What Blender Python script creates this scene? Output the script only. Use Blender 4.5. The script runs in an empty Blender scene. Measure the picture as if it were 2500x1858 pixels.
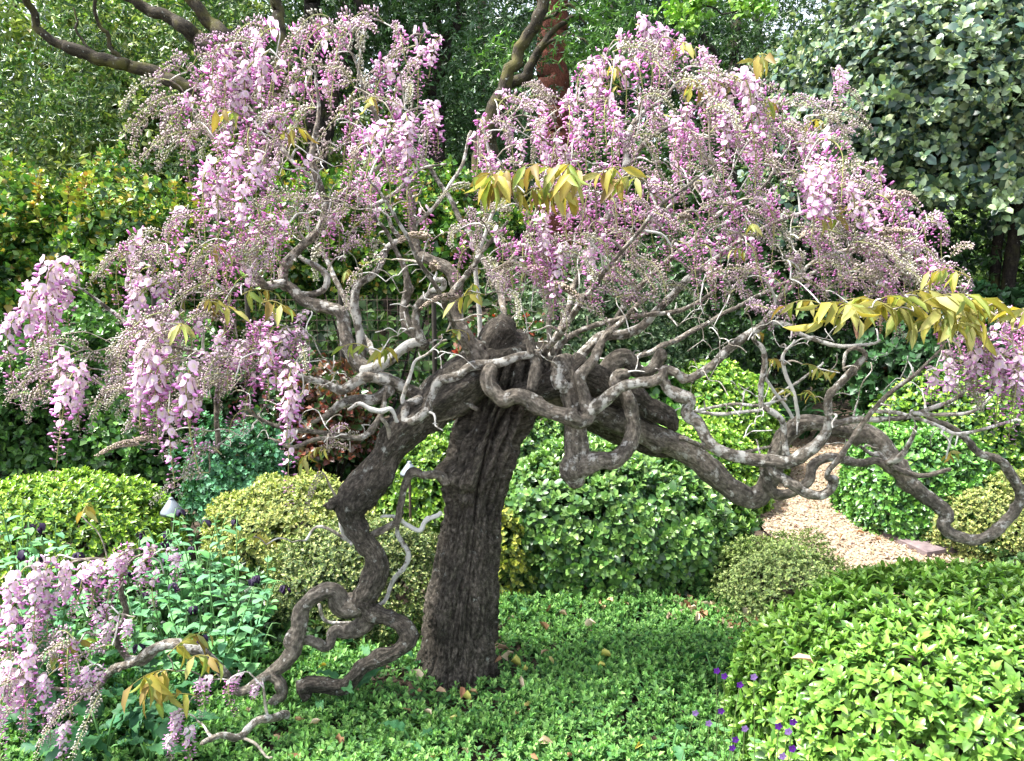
import bpy, math, random
import numpy as np
from mathutils import Vector, Euler, noise as mnoise

random.seed(11)
RNG = np.random.default_rng(11)
sc = bpy.context.scene
col = sc.collection
PI = math.pi

# ------------------------------------------------------------------ camera
CAM_H, PITCH, F = 1.45, math.radians(9.0), 1944.0      # F in pixels of the 2500 wide photograph
cam_d = bpy.data.cameras.new('camera')
cam = bpy.data.objects.new('camera', cam_d); col.objects.link(cam)
cam.location = (0, 0, CAM_H); cam.rotation_euler = (math.radians(90) - PITCH, 0, 0)
cam_d.sensor_width = 36; cam_d.lens = 36 * F / 2500; cam_d.clip_start = 0.05; cam_d.clip_end = 1000
sc.camera = cam

# ------------------------------------------------------------------ sky, sun, exposure
SUN_EL, SUN_AZ = math.radians(62), math.radians(-95)    # azimuth measured from +Y (view direction), negative = left
world = bpy.data.worlds.new('World'); sc.world = world; world.use_nodes = True
wn = world.node_tree.nodes; wl = world.node_tree.links; wn.clear()
wo = wn.new('ShaderNodeOutputWorld'); bg = wn.new('ShaderNodeBackground'); sky = wn.new('ShaderNodeTexSky')
hs = wn.new('ShaderNodeHueSaturation'); hs.inputs['Saturation'].default_value = 0.45
sky.sky_type = 'NISHITA'; sky.sun_disc = False; sky.sun_elevation = SUN_EL; sky.sun_rotation = SUN_AZ
sky.dust_density = 2.0
bg.inputs['Strength'].default_value = 0.13
wl.new(sky.outputs[0], hs.inputs['Color']); wl.new(hs.outputs[0], bg.inputs['Color']); wl.new(bg.outputs[0], wo.inputs['Surface'])
sun_d = bpy.data.lights.new('sun', 'SUN'); sun = bpy.data.objects.new('sun', sun_d); col.objects.link(sun)
sun_d.energy = 3.6; sun_d.angle = math.radians(8); sun_d.color = (1.0, 0.965, 0.91)
to_sun = Vector((math.sin(SUN_AZ) * math.cos(SUN_EL), math.cos(SUN_AZ) * math.cos(SUN_EL), math.sin(SUN_EL)))
sun.rotation_euler = to_sun.to_track_quat('Z', 'Y').to_euler(); sun.location = (0, 0, 12)
vs = sc.view_settings
vs.view_transform = 'Standard'; vs.look = 'None'; vs.exposure = 2.15; vs.gamma = 1.0; vs.use_curve_mapping = False
sc.cycles.max_bounces = 5; sc.cycles.diffuse_bounces = 3; sc.cycles.transmission_bounces = 3; sc.cycles.glossy_bounces = 1
sc.cycles.use_denoising = True; sc.cycles.use_adaptive_sampling = True; sc.cycles.adaptive_threshold = 0.02; sc.cycles.use_light_tree = False

# ------------------------------------------------------------------ geometry of the view, used to measure places
CT, ST = math.cos(PITCH), math.sin(PITCH)
def ray(px, py):
    a = (px - 1250) / F; b = (929 - py) / F
    return np.array([a, CT + b * ST, -ST + b * CT])
def P(px, py, d):
    v = ray(px, py); return np.array([0, 0, CAM_H]) + v * (d / v[1])
def G(px, py, z=0.0):
    v = ray(px, py); return np.array([0, 0, CAM_H]) + v * ((z - CAM_H) / v[2])
def pxm(py, d):                                   # metres per photograph pixel at that depth
    return (d / ray(1250, py)[1]) / F

# ------------------------------------------------------------------ mesh helpers
def mesh_from(name, V, Fc, colr=None, mats=(), mat_idx=None, smooth=True, vec=None, flt=None):
    V = np.asarray(V, dtype=np.float32); Fc = np.asarray(Fc, dtype=np.int32)
    k = Fc.shape[1]
    me = bpy.data.meshes.new(name)
    me.vertices.add(len(V)); me.vertices.foreach_set('co', V.ravel())
    me.loops.add(Fc.size); me.loops.foreach_set('vertex_index', Fc.ravel())
    me.polygons.add(len(Fc)); me.polygons.foreach_set('loop_start', np.arange(0, Fc.size, k, dtype=np.int32))
    me.polygons.foreach_set('use_smooth', np.full(len(Fc), smooth))
    if mat_idx is not None: me.polygons.foreach_set('material_index', np.asarray(mat_idx, dtype=np.int32))
    me.update(calc_edges=True)
    if colr is not None:
        c = np.ones((len(V), 4), dtype=np.float32); c[:, :3] = colr
        me.attributes.new('Col', 'FLOAT_COLOR', 'POINT').data.foreach_set('color', c.ravel())
    if vec is not None:
        me.attributes.new('bk', 'FLOAT_VECTOR', 'POINT').data.foreach_set('vector', np.asarray(vec, dtype=np.float32).ravel())
    if flt is not None:
        me.attributes.new('lich', 'FLOAT', 'POINT').data.foreach_set('value', np.asarray(flt, dtype=np.float32).ravel())
    for m in mats: me.materials.append(m)
    return me
def link(name, me, parent=None, loc=None):
    o = bpy.data.objects.new(name, me); col.objects.link(o)
    if parent is not None: o.parent = parent
    if loc is not None: o.location = loc
    return o
def tag(o, label=None, cat=None, group=None, kind=None):
    if label: o['label'] = label
    if cat: o['category'] = cat
    if group: o['group'] = group
    if kind: o['kind'] = kind
    return o
def thing(name, label, cat, loc=(0, 0, 0), group=None):
    o = bpy.data.objects.new(name, None); col.objects.link(o); o.location = Vector(loc); o.empty_display_size = 0.1
    return tag(o, label, cat, group)
def unit(a):
    return a / np.maximum(np.linalg.norm(a, axis=-1, keepdims=True), 1e-9)
def frames(n):                                     # two vectors square to n
    n = unit(n); h = np.where(np.abs(n[:, 2:3]) < 0.9, np.array([[0, 0, 1.0]]), np.array([[1.0, 0, 0]]))
    t = unit(np.cross(h, n)); return t, np.cross(n, t)

# leaf templates: along +Y, face +Z
def leaf_tpl(w=0.5, fold=0.12, bend=0.15, pos=0.5, n=8):
    if n == 8:
        y1, y2 = pos * 0.62, pos * 0.62 + 0.40
        V = [(0, 0, 0), (-w * .46, y1, fold), (0, y1, 0.03), (w * .46, y1, fold), (-w * .36, y2, fold * .8 - bend * .4), (0, y2, -bend * .4), (w * .36, y2, fold * .8 - bend * .4), (0, 1, -bend)]
        Fc = [(0, 2, 1), (0, 3, 2), (1, 2, 5), (1, 5, 4), (2, 3, 6), (2, 6, 5), (4, 5, 7), (5, 6, 7)]
    elif n == 4:
        V = [(0, 0, 0), (-w * .5, pos, fold), (0, pos, 0), (w * .5, pos, fold), (0, 1, -bend)]
        Fc = [(0, 2, 1), (0, 3, 2), (1, 2, 4), (2, 3, 4)]
    else:
        V = [(0, 0, 0), (-w * .5, pos, fold), (w * .5, pos, fold), (0, 1, -bend)]
        Fc = [(0, 2, 3), (0, 3, 1)]
    return np.array(V, float), np.array(Fc, int)
def place(tpl, pos, X, Y, Z, s):
    V, Fc = tpl
    s = np.asarray(s, float)
    if s.ndim == 1: s = np.repeat(s[:, None], 3, 1)
    out = pos[:, None, :] + V[None, :, 0:1] * (s[:, 0:1] * X)[:, None, :] + V[None, :, 1:2] * (s[:, 1:2] * Y)[:, None, :] + V[None, :, 2:3] * (s[:, 2:3] * Z)[:, None, :]
    n = len(pos); fc = Fc[None] + (np.arange(n) * len(V))[:, None, None]
    return out.reshape(-1, 3), fc.reshape(-1, 3)
def pick_cols(pal, n, jit=0.18):
    pal = np.array([p[:3] for p in pal]); wts = None
    idx = RNG.integers(0, len(pal), n)
    b = np.exp(RNG.normal(0, jit, (n, 1)))
    return np.clip(pal[idx] * b * np.exp(RNG.normal(0, 0.05, (n, 3))), 0.002, 0.9)
def rosette_leaves(pts, nrm, K, size, tilt=(0.5, 1.3), pal_tip=None, pal_old_shade=None, szj=0.25, lift=0.0, droop=0.0):
    """K leaves round each sprig tip; returns pos,X,Y,Z,s,col arrays"""
    n = len(pts); nrm = unit(nrm); t, b = frames(nrm)
    k = np.tile(np.arange(K), n); idx = np.repeat(np.arange(n), K)
    az = k * 2.399 + np.repeat(RNG.uniform(0, 6.28, n), K) + RNG.normal(0, 0.25, n * K)
    fr = (k + 0.5) / K
    tl = tilt[0] + (tilt[1] - tilt[0]) * fr + RNG.normal(0, 0.16, n * K)
    N = nrm[idx]
    rad = np.cos(az)[:, None] * t[idx] + np.sin(az)[:, None] * b[idx]
    d = np.cos(tl)[:, None] * N + np.sin(tl)[:, None] * rad
    d[:, 2] -= droop; d = unit(d)
    up = N * np.sin(tl)[:, None] - rad * np.cos(tl)[:, None] + 1e-4
    up = unit(up - d * np.sum(up * d, 1, keepdims=True))
    X = np.cross(d, up)
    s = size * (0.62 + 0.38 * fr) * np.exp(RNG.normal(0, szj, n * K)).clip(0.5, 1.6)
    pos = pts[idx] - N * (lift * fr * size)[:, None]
    ct = pick_cols(pal_tip, n * K); co = pick_cols(pal_old_shade or pal_tip, n * K)
    m = ((fr - .30) * 2.4 + RNG.normal(0, 0.25, n * K)).clip(0, 1)[:, None]  # steep step from young tips to older leaves, whose colour also carries painted shade
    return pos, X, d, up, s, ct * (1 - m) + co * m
def leaves_mesh(name, tpl, L, mat):
    pos, X, Y, Z, s, c = L
    V, Fc = place(tpl, pos, X, Y, Z, s)
    return mesh_from(name, V, Fc, np.repeat(c, len(tpl[0]), 0), [mat])
def cat(*Ls): return tuple(np.concatenate(a) for a in zip(*Ls))
def sel(L, m): return tuple(a[m] for a in L)

# ------------------------------------------------------------------ materials
def nodes(name):
    m = bpy.data.materials.new(name); m.use_nodes = True
    nt = m.node_tree; nt.nodes.clear(); return m, nt.nodes, nt.links
def leaf_mat(name, rough=0.45, trans=0.3, spec=0.4, tint=(1.0, 1.15, 0.5), mottling=0.25):
    m, n, l = nodes(name)
    out = n.new('ShaderNodeOutputMaterial'); mix = n.new('ShaderNodeMixShader'); p = n.new('ShaderNodeBsdfPrincipled'); tr = n.new('ShaderNodeBsdfTranslucent')
    at = n.new('ShaderNodeAttribute'); at.attribute_name = 'Col'
    no = n.new('ShaderNodeTexNoise'); no.inputs['Scale'].default_value = 60; no.inputs['Detail'].default_value = 3
    mr = n.new('ShaderNodeMapRange'); mr.inputs[1].default_value = 0.3; mr.inputs[2].default_value = 0.7; mr.inputs[3].default_value = 1 - mottling; mr.inputs[4].default_value = 1 + mottling
    oi = n.new('ShaderNodeObjectInfo'); mo = n.new('ShaderNodeMapRange'); mo.inputs[3].default_value = 0.8; mo.inputs[4].default_value = 1.2
    mm = n.new('ShaderNodeMath'); mm.operation = 'MULTIPLY'
    vm = n.new('ShaderNodeVectorMath'); vm.operation = 'SCALE'
    vt = n.new('ShaderNodeVectorMath'); vt.operation = 'MULTIPLY'; vt.inputs[1].default_value = tint
    l.new(no.outputs['Fac'], mr.inputs[0]); l.new(oi.outputs['Random'], mo.inputs[0]); l.new(mr.outputs[0], mm.inputs[0]); l.new(mo.outputs[0], mm.inputs[1])
    l.new(at.outputs['Color'], vm.inputs[0]); l.new(mm.outputs[0], vm.inputs['Scale'])
    l.new(vm.outputs[0], p.inputs['Base Color']); l.new(vm.outputs[0], vt.inputs[0]); l.new(vt.outputs[0], tr.inputs['Color'])
    p.inputs['Roughness'].default_value = rough; p.inputs['Specular IOR Level'].default_value = spec
    mix.inputs[0].default_value = trans
    l.new(p.outputs[0], mix.inputs[1]); l.new(tr.outputs[0], mix.inputs[2]); l.new(mix.outputs[0], out.inputs['Surface'])
    return m
def bark_mat(name, dark, mid, light, lichen=(0.5, 0.52, 0.47), moss=None, scale=9.0, bump=0.6, moss_amt=0.5, rough=0.72):
    m, n, l = nodes(name)
    out = n.new('ShaderNodeOutputMaterial'); p = n.new('ShaderNodeBsdfPrincipled'); p.inputs['Roughness'].default_value = 0.85; p.inputs['Specular IOR Level'].default_value = 0.25
    at = n.new('ShaderNodeAttribute'); at.attribute_name = 'bk'
    li = n.new('ShaderNodeAttribute'); li.attribute_name = 'lich'
    tc = n.new('ShaderNodeTexCoord')
    n1 = n.new('ShaderNodeTexNoise'); n1.inputs['Scale'].default_value = scale; n1.inputs['Detail'].default_value = 9; n1.inputs['Roughness'].default_value = rough
    n2 = n.new('ShaderNodeTexNoise'); n2.inputs['Scale'].default_value = 7; n2.inputs['Detail'].default_value = 5
    n3 = n.new('ShaderNodeTexNoise'); n3.inputs['Scale'].default_value = 30; n3.inputs['Detail'].default_value = 8; n3.inputs['Roughness'].default_value = 0.68
    l.new(at.outputs['Vector'], n1.inputs['Vector']); l.new(tc.outputs['Object'], n2.inputs['Vector']); l.new(tc.outputs['Object'], n3.inputs['Vector'])
    cr = n.new('ShaderNodeValToRGB'); e = cr.color_ramp.elements
    e[0].position = 0.30; e[0].color = (*dark, 1); e[1].position = 0.76; e[1].color = (*light, 1); k = e.new(0.5); k.color = (*mid, 1)
    l.new(n1.outputs['Fac'], cr.inputs[0])
    mx = n.new('ShaderNodeMix'); mx.data_type = 'RGBA'; mx.blend_type = 'MULTIPLY'; mx.inputs[0].default_value = 0.7
    c2 = n.new('ShaderNodeValToRGB'); c2.color_ramp.elements[0].position = 0.3; c2.color_ramp.elements[0].color = (0.36, 0.33, 0.30, 1); c2.color_ramp.elements[1].position = 0.66; c2.color_ramp.elements[1].color = (1.25, 1.15, 1.05, 1)
    l.new(n2.outputs['Fac'], c2.inputs[0]); l.new(cr.outputs[0], mx.inputs[6]); l.new(c2.outputs[0], mx.inputs[7])
    sp = n.new('ShaderNodeTexNoise'); sp.inputs['Scale'].default_value = 85; sp.inputs['Detail'].default_value = 4; l.new(tc.outputs['Object'], sp.inputs['Vector'])
    spr = n.new('ShaderNodeMapRange'); spr.inputs[1].default_value = .36; spr.inputs[2].default_value = .64; spr.inputs[3].default_value = .6; spr.inputs[4].default_value = 1.35; l.new(sp.outputs['Fac'], spr.inputs[0])
    spm = n.new('ShaderNodeVectorMath'); spm.operation = 'SCALE'; l.new(mx.outputs[2], spm.inputs[0]); l.new(spr.outputs[0], spm.inputs['Scale'])
    base = spm.outputs[0]
    if moss:
        mo = n.new('ShaderNodeMix'); mo.data_type = 'RGBA'; mo.inputs[7].default_value = (*moss, 1)
        mr = n.new('ShaderNodeMapRange'); mr.inputs[1].default_value = 0.62 - moss_amt * 0.3; mr.inputs[2].default_value = 0.8 - moss_amt * 0.3
        l.new(n2.outputs['Fac'], mr.inputs[0]); l.new(mr.outputs[0], mo.inputs[0]); l.new(base, mo.inputs[6]); base = mo.outputs[2]
    # lichen patches: threshold shifted by the lich attribute
    ad = n.new('ShaderNodeMath'); ad.operation = 'MULTIPLY_ADD'; ad.inputs[1].default_value = 0.24
    l.new(li.outputs['Fac'], ad.inputs[0]); l.new(n3.outputs['Fac'], ad.inputs[2])
    lr = n.new('ShaderNodeMapRange'); lr.inputs[1].default_value = 0.59; lr.inputs[2].default_value = 0.68
    l.new(ad.outputs[0], lr.inputs[0])
    lm = n.new('ShaderNodeMix'); lm.data_type = 'RGBA'; lm.inputs[7].default_value = (*lichen, 1)
    sc_ = n.new('ShaderNodeMath'); sc_.operation = 'MULTIPLY'; sc_.inputs[1].default_value = 0.85
    l.new(lr.outputs[0], sc_.inputs[0]); l.new(sc_.outputs[0], lm.inputs[0]); l.new(base, lm.inputs[6])
    l.new(lm.outputs[2], p.inputs['Base Color'])
    bp = n.new('ShaderNodeBump'); bp.inputs['Strength'].default_value = bump; bp.inputs['Distance'].default_value = 0.02
    l.new(n1.outputs['Fac'], bp.inputs['Height']); l.new(bp.outputs[0], p.inputs['Normal'])
    l.new(p.outputs[0], out.inputs['Surface'])
    return m
def noise_mat(name, stops, scale=8, rough=0.9, detail=8, bump=0.3, dist=0.02, metal=0.0, spec=0.3):
    m, n, l = nodes(name)
    out = n.new('ShaderNodeOutputMaterial'); p = n.new('ShaderNodeBsdfPrincipled'); p.inputs['Roughness'].default_value = rough; p.inputs['Metallic'].default_value = metal; p.inputs['Specular IOR Level'].default_value = spec
    tc = n.new('ShaderNodeTexCoord'); no = n.new('ShaderNodeTexNoise'); no.inputs['Scale'].default_value = scale; no.inputs['Detail'].default_value = detail; no.inputs['Roughness'].default_value = 0.65
    cr = n.new('ShaderNodeValToRGB'); e = cr.color_ramp.elements
    e[0].position = 0.3; e[0].color = (*stops[0], 1); e[1].position = 0.72; e[1].color = (*stops[-1], 1)
    for i, s in enumerate(stops[1:-1]):
        k = e.new(0.3 + 0.42 * (i + 1) / (len(stops) - 1)); k.color = (*s, 1)
    bp = n.new('ShaderNodeBump'); bp.inputs['Strength'].default_value = bump; bp.inputs['Distance'].default_value = dist
    l.new(tc.outputs['Object'], no.inputs['Vector']); l.new(no.outputs['Fac'], cr.inputs[0]); l.new(cr.outputs[0], p.inputs['Base Color'])
    l.new(no.outputs['Fac'], bp.inputs['Height']); l.new(bp.outputs[0], p.inputs['Normal']); l.new(p.outputs[0], out.inputs['Surface'])
    return m

M_LEAF = leaf_mat('leaf_glossy', 0.36, 0.20, 0.5)
M_LEAFS = leaf_mat('leaf_soft', 0.6, 0.22, 0.3)
M_PETAL = leaf_mat('petal', 0.6, 0.38, 0.2, tint=(1.0, 0.95, 1.0), mottling=0.08)
M_BUD = leaf_mat('bud', 0.75, 0.12, 0.15, tint=(1, 1, 1), mottling=0.12)
M_GOLD = leaf_mat('young_leaf', 0.5, 0.42, 0.3, tint=(1.05, 1.0, 0.6), mottling=0.18)
M_DRY = leaf_mat('dry_leaf', 0.7, 0.15, 0.2, tint=(1, .9, .7), mottling=0.35)
M_BARK = bark_mat('wisteria_bark', (0.035, 0.031, 0.026), (0.165, 0.150, 0.126), (0.42, 0.395, 0.345), lichen=(0.58, 0.57, 0.52), scale=9, bump=0.8)
M_TRUNK = bark_mat('wisteria_trunk_bark', (0.010, 0.009, 0.0075), (0.098, 0.088, 0.073), (0.37, 0.345, 0.30), scale=13, bump=1.0, rough=0.78)
M_TWIG = bark_mat('wisteria_twig_bark', (0.08, 0.072, 0.06), (0.27, 0.25, 0.215), (0.50, 0.48, 0.43), lichen=(0.62, 0.61, 0.57), scale=9, bump=0.4)
M_MOSSY = bark_mat('mossy_bark', (0.012, 0.010, 0.008), (0.045, 0.038, 0.026), (0.11, 0.095, 0.065), moss=(0.085, 0.078, 0.022), scale=6, moss_amt=0.45)
M_DARKBARK = bark_mat('dark_bark', (0.008, 0.007, 0.006), (0.025, 0.021, 0.018), (0.065, 0.057, 0.048), moss=(0.06, 0.06, 0.02), scale=6, moss_amt=0.25)
M_RED = bark_mat('red_bark', (0.04, 0.014, 0.009), (0.15, 0.05, 0.032), (0.26, 0.11, 0.075), scale=8, bump=0.9)
M_PINKBARK = bark_mat('peeling_bark', (0.10, 0.05, 0.03), (0.26, 0.15, 0.10), (0.42, 0.29, 0.21), scale=7)
M_SOIL = noise_mat('soil', [(0.018, 0.013, 0.009), (0.045, 0.032, 0.022), (0.10, 0.075, 0.05)], scale=14, bump=0.8)
M_PATH = noise_mat('gravel_bed', [(0.17, 0.125, 0.085), (0.27, 0.21, 0.15), (0.36, 0.30, 0.23)], scale=60, bump=0.6)
M_STONE = leaf_mat('gravel_stone', 0.85, 0.0, 0.2, mottling=0.15)
M_SLAB = noise_mat('slab_stone', [(0.10, 0.075, 0.075), (0.15, 0.115, 0.115), (0.20, 0.16, 0.155)], scale=25, bump=0.25)
M_METAL = noise_mat('lamp_metal', [(0.17, 0.20, 0.23), (0.24, 0.27, 0.30)], scale=20, rough=0.45, bump=0.05, metal=0.3, spec=0.5)
M_WIRE = noise_mat('wire_metal', [(0.05, 0.035, 0.025), (0.12, 0.09, 0.07)], scale=40, rough=0.6, metal=0.6, bump=0.1)
M_POST = noise_mat('post_wood', [(0.02, 0.017, 0.013), (0.05, 0.042, 0.034)], scale=12, bump=0.4)

T8 = leaf_tpl(0.46, 0.10, 0.18, 0.55, 8); T8R = leaf_tpl(0.62, 0.08, 0.12, 0.6, 8); T4 = leaf_tpl(0.48, 0.10, 0.15, 0.5, 4); T4R = leaf_tpl(0.66, 0.08, 0.1, 0.55, 4)
T6 = (np.array([(0, 0, 0), (-.27, .32, .05), (.27, .32, .05), (-.27, .68, .02), (.27, .68, .02), (0, 1, -.1)], float), np.array([(0, 2, 1), (1, 2, 4), (1, 4, 3), (3, 4, 5)]))
T4N = leaf_tpl(0.27, 0.05, 0.2, 0.45, 4); T2 = leaf_tpl(0.52, 0.1, 0.1, 0.5, 2); T2R = leaf_tpl(0.70, 0.09, 0.1, 0.52, 2); T2N = leaf_tpl(0.28, 0.05, 0.2, 0.45, 2)

# ------------------------------------------------------------------ tubes (trunks, limbs, twigs)
def catmull(pts, step):
    pts = np.asarray(pts, float); n = len(pts)
    if n == 2: pts = np.array([pts[0], (pts[0] + pts[1]) / 2, pts[1]]); n = 3
    ext = np.vstack([2 * pts[0] - pts[1], pts, 2 * pts[-1] - pts[-2]]); out = []
    for i in range(n - 1):
        p0, p1, p2, p3 = ext[i:i + 4]; L = np.linalg.norm(p2[:3] - p1[:3]); k = max(2, int(math.ceil(L / step)))
        for j in range(k):
            t = j / k
            out.append(0.5 * (2 * p1 + (p2 - p0) * t + (2 * p0 - 5 * p1 + 4 * p2 - p3) * t * t + (3 * p1 - p0 - 3 * p2 + p3) * t ** 3))
    out.append(pts[-1]); return np.array(out)
def tube(ctrl, seg=12, step=None, gnarl=0.12, bark=0.05, lich=0.0, seed=0.0, wob=0.0):
    """ctrl rows: x,y,z,r -> verts, quads, bark vectors, lichen, path"""
    ctrl = np.asarray(ctrl, float)
    step = step or max(0.006, float(np.mean(ctrl[:, 3])) * 0.5)
    c = catmull(ctrl, step); Pn = c[:, :3].copy(); R = np.maximum(c[:, 3], 0.0006)
    if wob:
        for i in range(1, len(Pn) - 1):
            Pn[i] += np.array(mnoise.noise_vector(Vector(Pn[i] * 9 + seed))) * wob * min(1, i / 3, (len(Pn) - 1 - i) / 2)
    n = len(Pn); T = unit(np.gradient(Pn, axis=0)); L = np.concatenate([[0], np.cumsum(np.linalg.norm(np.diff(Pn, axis=0), axis=1))])
    u = np.cross(T[0], [0.3, 0.2, 0.9]); u /= np.linalg.norm(u); U = []
    for i in range(n):
        u = u - T[i] * np.dot(u, T[i]); u /= np.linalg.norm(u); U.append(u)
    U = np.array(U); W = np.cross(T, U)
    a = np.arange(seg) * 2 * PI / seg
    ring = np.cos(a)[None, :, None] * U[:, None] + np.sin(a)[None, :, None] * W[:, None]
    bkv = np.stack([np.broadcast_to(np.cos(a)[None], (n, seg)) * R[:, None] * 1.6, np.broadcast_to(np.sin(a)[None], (n, seg)) * R[:, None] * 1.6, np.broadcast_to((L * 0.62)[:, None], (n, seg))], -1) * 6 + seed
    D = np.ones((n, seg)); KN = []
    if gnarl > .1 and R.mean() > .006:
        rk = random.Random(int(seed * 1000)); 
        for _ in range(max(1, int(L[-1] / (R.mean() * 7)))): KN.append((rk.uniform(0, L[-1]), rk.uniform(0, 6.28), rk.uniform(.5, 1.3), rk.choice([1, 1, 1, -.8])))
    if gnarl or bark:
        for i in range(n):
            g = 1 + gnarl * mnoise.noise(Vector((L[i] / max(R[i], .004) * 0.35, seed, 3.1)))
            for j in range(seg):
                v = bkv[i, j]
                D[i, j] = g + (gnarl * 0.9 * mnoise.noise(Vector((math.cos(a[j]) * .9, math.sin(a[j]) * .9, L[i] / max(R[i], .004) * 0.28 + seed))) if gnarl else 0)
                if gnarl and R[i] > .006: D[i, j] += gnarl * .55 * mnoise.noise(Vector((math.cos(a[j]) * 2.1 + seed, math.sin(a[j]) * 2.1, L[i] / max(R[i], .004) * 0.8)))
                for kl, ka, kw, ks in KN:
                    dl_ = (L[i] - kl) / (R[i] * kw)
                    if abs(dl_) < 2: D[i, j] += ks * .46 * math.exp(-dl_ * dl_ * 2) * max(0, math.cos(a[j] - ka)) ** 3
                if bark: D[i, j] -= bark * 2.2 * max(0, 0.45 - abs(mnoise.noise(Vector((v[0] * 3.1, v[1] * 3.1, v[2] * 1.2))))) - bark * 0.5
    V = Pn[:, None] + ring * (R[:, None] * D)[..., None]
    V = V.reshape(-1, 3); q = []
    i = np.arange(n - 1)[:, None] * seg; j = np.arange(seg)[None]; j2 = (j + 1) % seg
    q = np.stack([i + j, i + j2, i + seg + j2, i + seg + j], -1).reshape(-1, 4)
    bkf = bkv.reshape(-1, 3)
    # rounded ends
    for end, k0, dr in ((0, 0, -1), (n - 1, (n - 1) * seg, 1)):
        base = len(V); r = R[end]
        r2 = Pn[end] + T[end] * dr * r * 0.35 + ring[end] * (r * 0.7 * D[end])[:, None]
        V = np.vstack([V, r2, [Pn[end] + T[end] * dr * r * 0.5]]); bkf = np.vstack([bkf, bkv[end] + 0.05, [bkv[end, 0] + 0.1]])
        jj = np.arange(seg); j2 = (jj + 1) % seg; tip = base + seg
        if dr > 0:
            q = np.vstack([q, np.stack([k0 + jj, k0 + j2, base + j2, base + jj], -1)]); cap = np.stack([base + jj, base + j2, np.full(seg, tip), np.full(seg, tip)], -1)
        else:
            q = np.vstack([q, np.stack([k0 + j2, k0 + jj, base + jj, base + j2], -1)]); cap = np.stack([base + j2, base + jj, np.full(seg, tip), np.full(seg, tip)], -1)
        q = np.vstack([q, cap])
    lf = np.full(len(V), lich) if np.isscalar(lich) else lich
    return V, q, bkf, lf, (Pn, R)
def quads_to_tris(q):
    t = np.vstack([q[:, [0, 1, 2]], q[:, [0, 2, 3]]]); return t[(t[:, 1] != t[:, 2]) & (t[:, 0] != t[:, 2])]
def tube_obj(name, ctrl, mat, parent=None, **kw):
    V, q, b, lf, path = tube(ctrl, **kw)
    o = link(name, mesh_from(name, V, quads_to_tris(q), None, [mat], vec=b, flt=lf), parent); return o, path
def pxctrl(rows, origin=None):
    """rows: (px,py,width_px[,depth]); missing depths are interpolated"""
    n = len(rows); d = [r[3] if len(r) > 3 else None for r in rows]
    ks = [i for i in range(n) if d[i] is not None]
    dd = np.interp(np.arange(n), ks, [d[i] for i in ks])
    out = []
    for r, z in zip(rows, dd):
        p = P(r[0], r[1], z); out.append((*p, r[2] * 0.5 * pxm(r[1], z)))
    out = np.array(out)
    if origin is not None: out[:, :3] -= np.asarray(origin)
    return out

# ================================================================== THE SETTING
def ground_z(x, y):
    h = np.clip((y - 7.5) / 14.0, 0, 1); z = h * h * (3 - 2 * h) * 3.2
    z = z + np.clip((y - 20) / 200, 0, 1) * 14
    return z
gx = np.concatenate([np.linspace(-250, -12, 12), np.linspace(-10, 10, 41), np.linspace(12, 250, 12)]); gy = np.concatenate([np.linspace(-60, -1, 6), np.linspace(0, 10, 41), np.linspace(11, 40, 20), np.linspace(50, 420, 14)])
XX, YY = np.meshgrid(gx, gy); ZZ = ground_z(XX, YY)
for i in range(XX.shape[0]):
    for j in range(XX.shape[1]):
        if abs(XX[i, j]) < 11 and 0 <= YY[i, j] < 11: ZZ[i, j] += 0.02 * mnoise.noise(Vector((XX[i, j] * 2, YY[i, j] * 2, 0))) - 0.02
nx = len(gx); ii = (np.arange(len(gy) - 1)[:, None] * nx + np.arange(nx - 1)[None]).ravel()
tag(link('ground', mesh_from('ground', np.stack([XX, YY, ZZ], -1).reshape(-1, 3), np.stack([ii, ii + 1, ii + nx + 1, ii + nx], -1), None, [M_SOIL])), kind='structure')

# gravel path: a winding ribbon
pc = [G(2020, 1045), G(2005, 1075), G(1985, 1120), G(1980, 1180), G(2010, 1250), G(2080, 1320), G(2190, 1400), G(2450, 1520)]
pc = np.array([[p[0], p[1], 0, 0] for p in pc]); pcs = catmull(pc, 0.08)[:, :2]
tn = unit(np.gradient(pcs, axis=0)); nr = np.stack([-tn[:, 1], tn[:, 0]], -1)
halfw = np.interp(np.arange(len(pcs)), [0, len(pcs) * 0.45, len(pcs) - 1], [0.42, 0.42, 0.40])
Lf = pcs + nr * halfw[:, None]; Rt = pcs - nr * halfw[:, None]
V = []; Fq = []
for i in range(len(pcs)):
    for k in range(7):
        t = k / 6; p = Lf[i] * (1 - t) + Rt[i] * t; V.append((p[0], p[1], 0.012 + 0.02 * (1 - (2 * t - 1) ** 2)))
for i in range(len(pcs) - 1):
    for k in range(6): a = i * 7 + k; Fq.append((a, a + 1, a + 8, a + 7))
path = tag(link('gravel_path', mesh_from('gravel_path', V, Fq, None, [M_PATH])), kind='structure')
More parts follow.
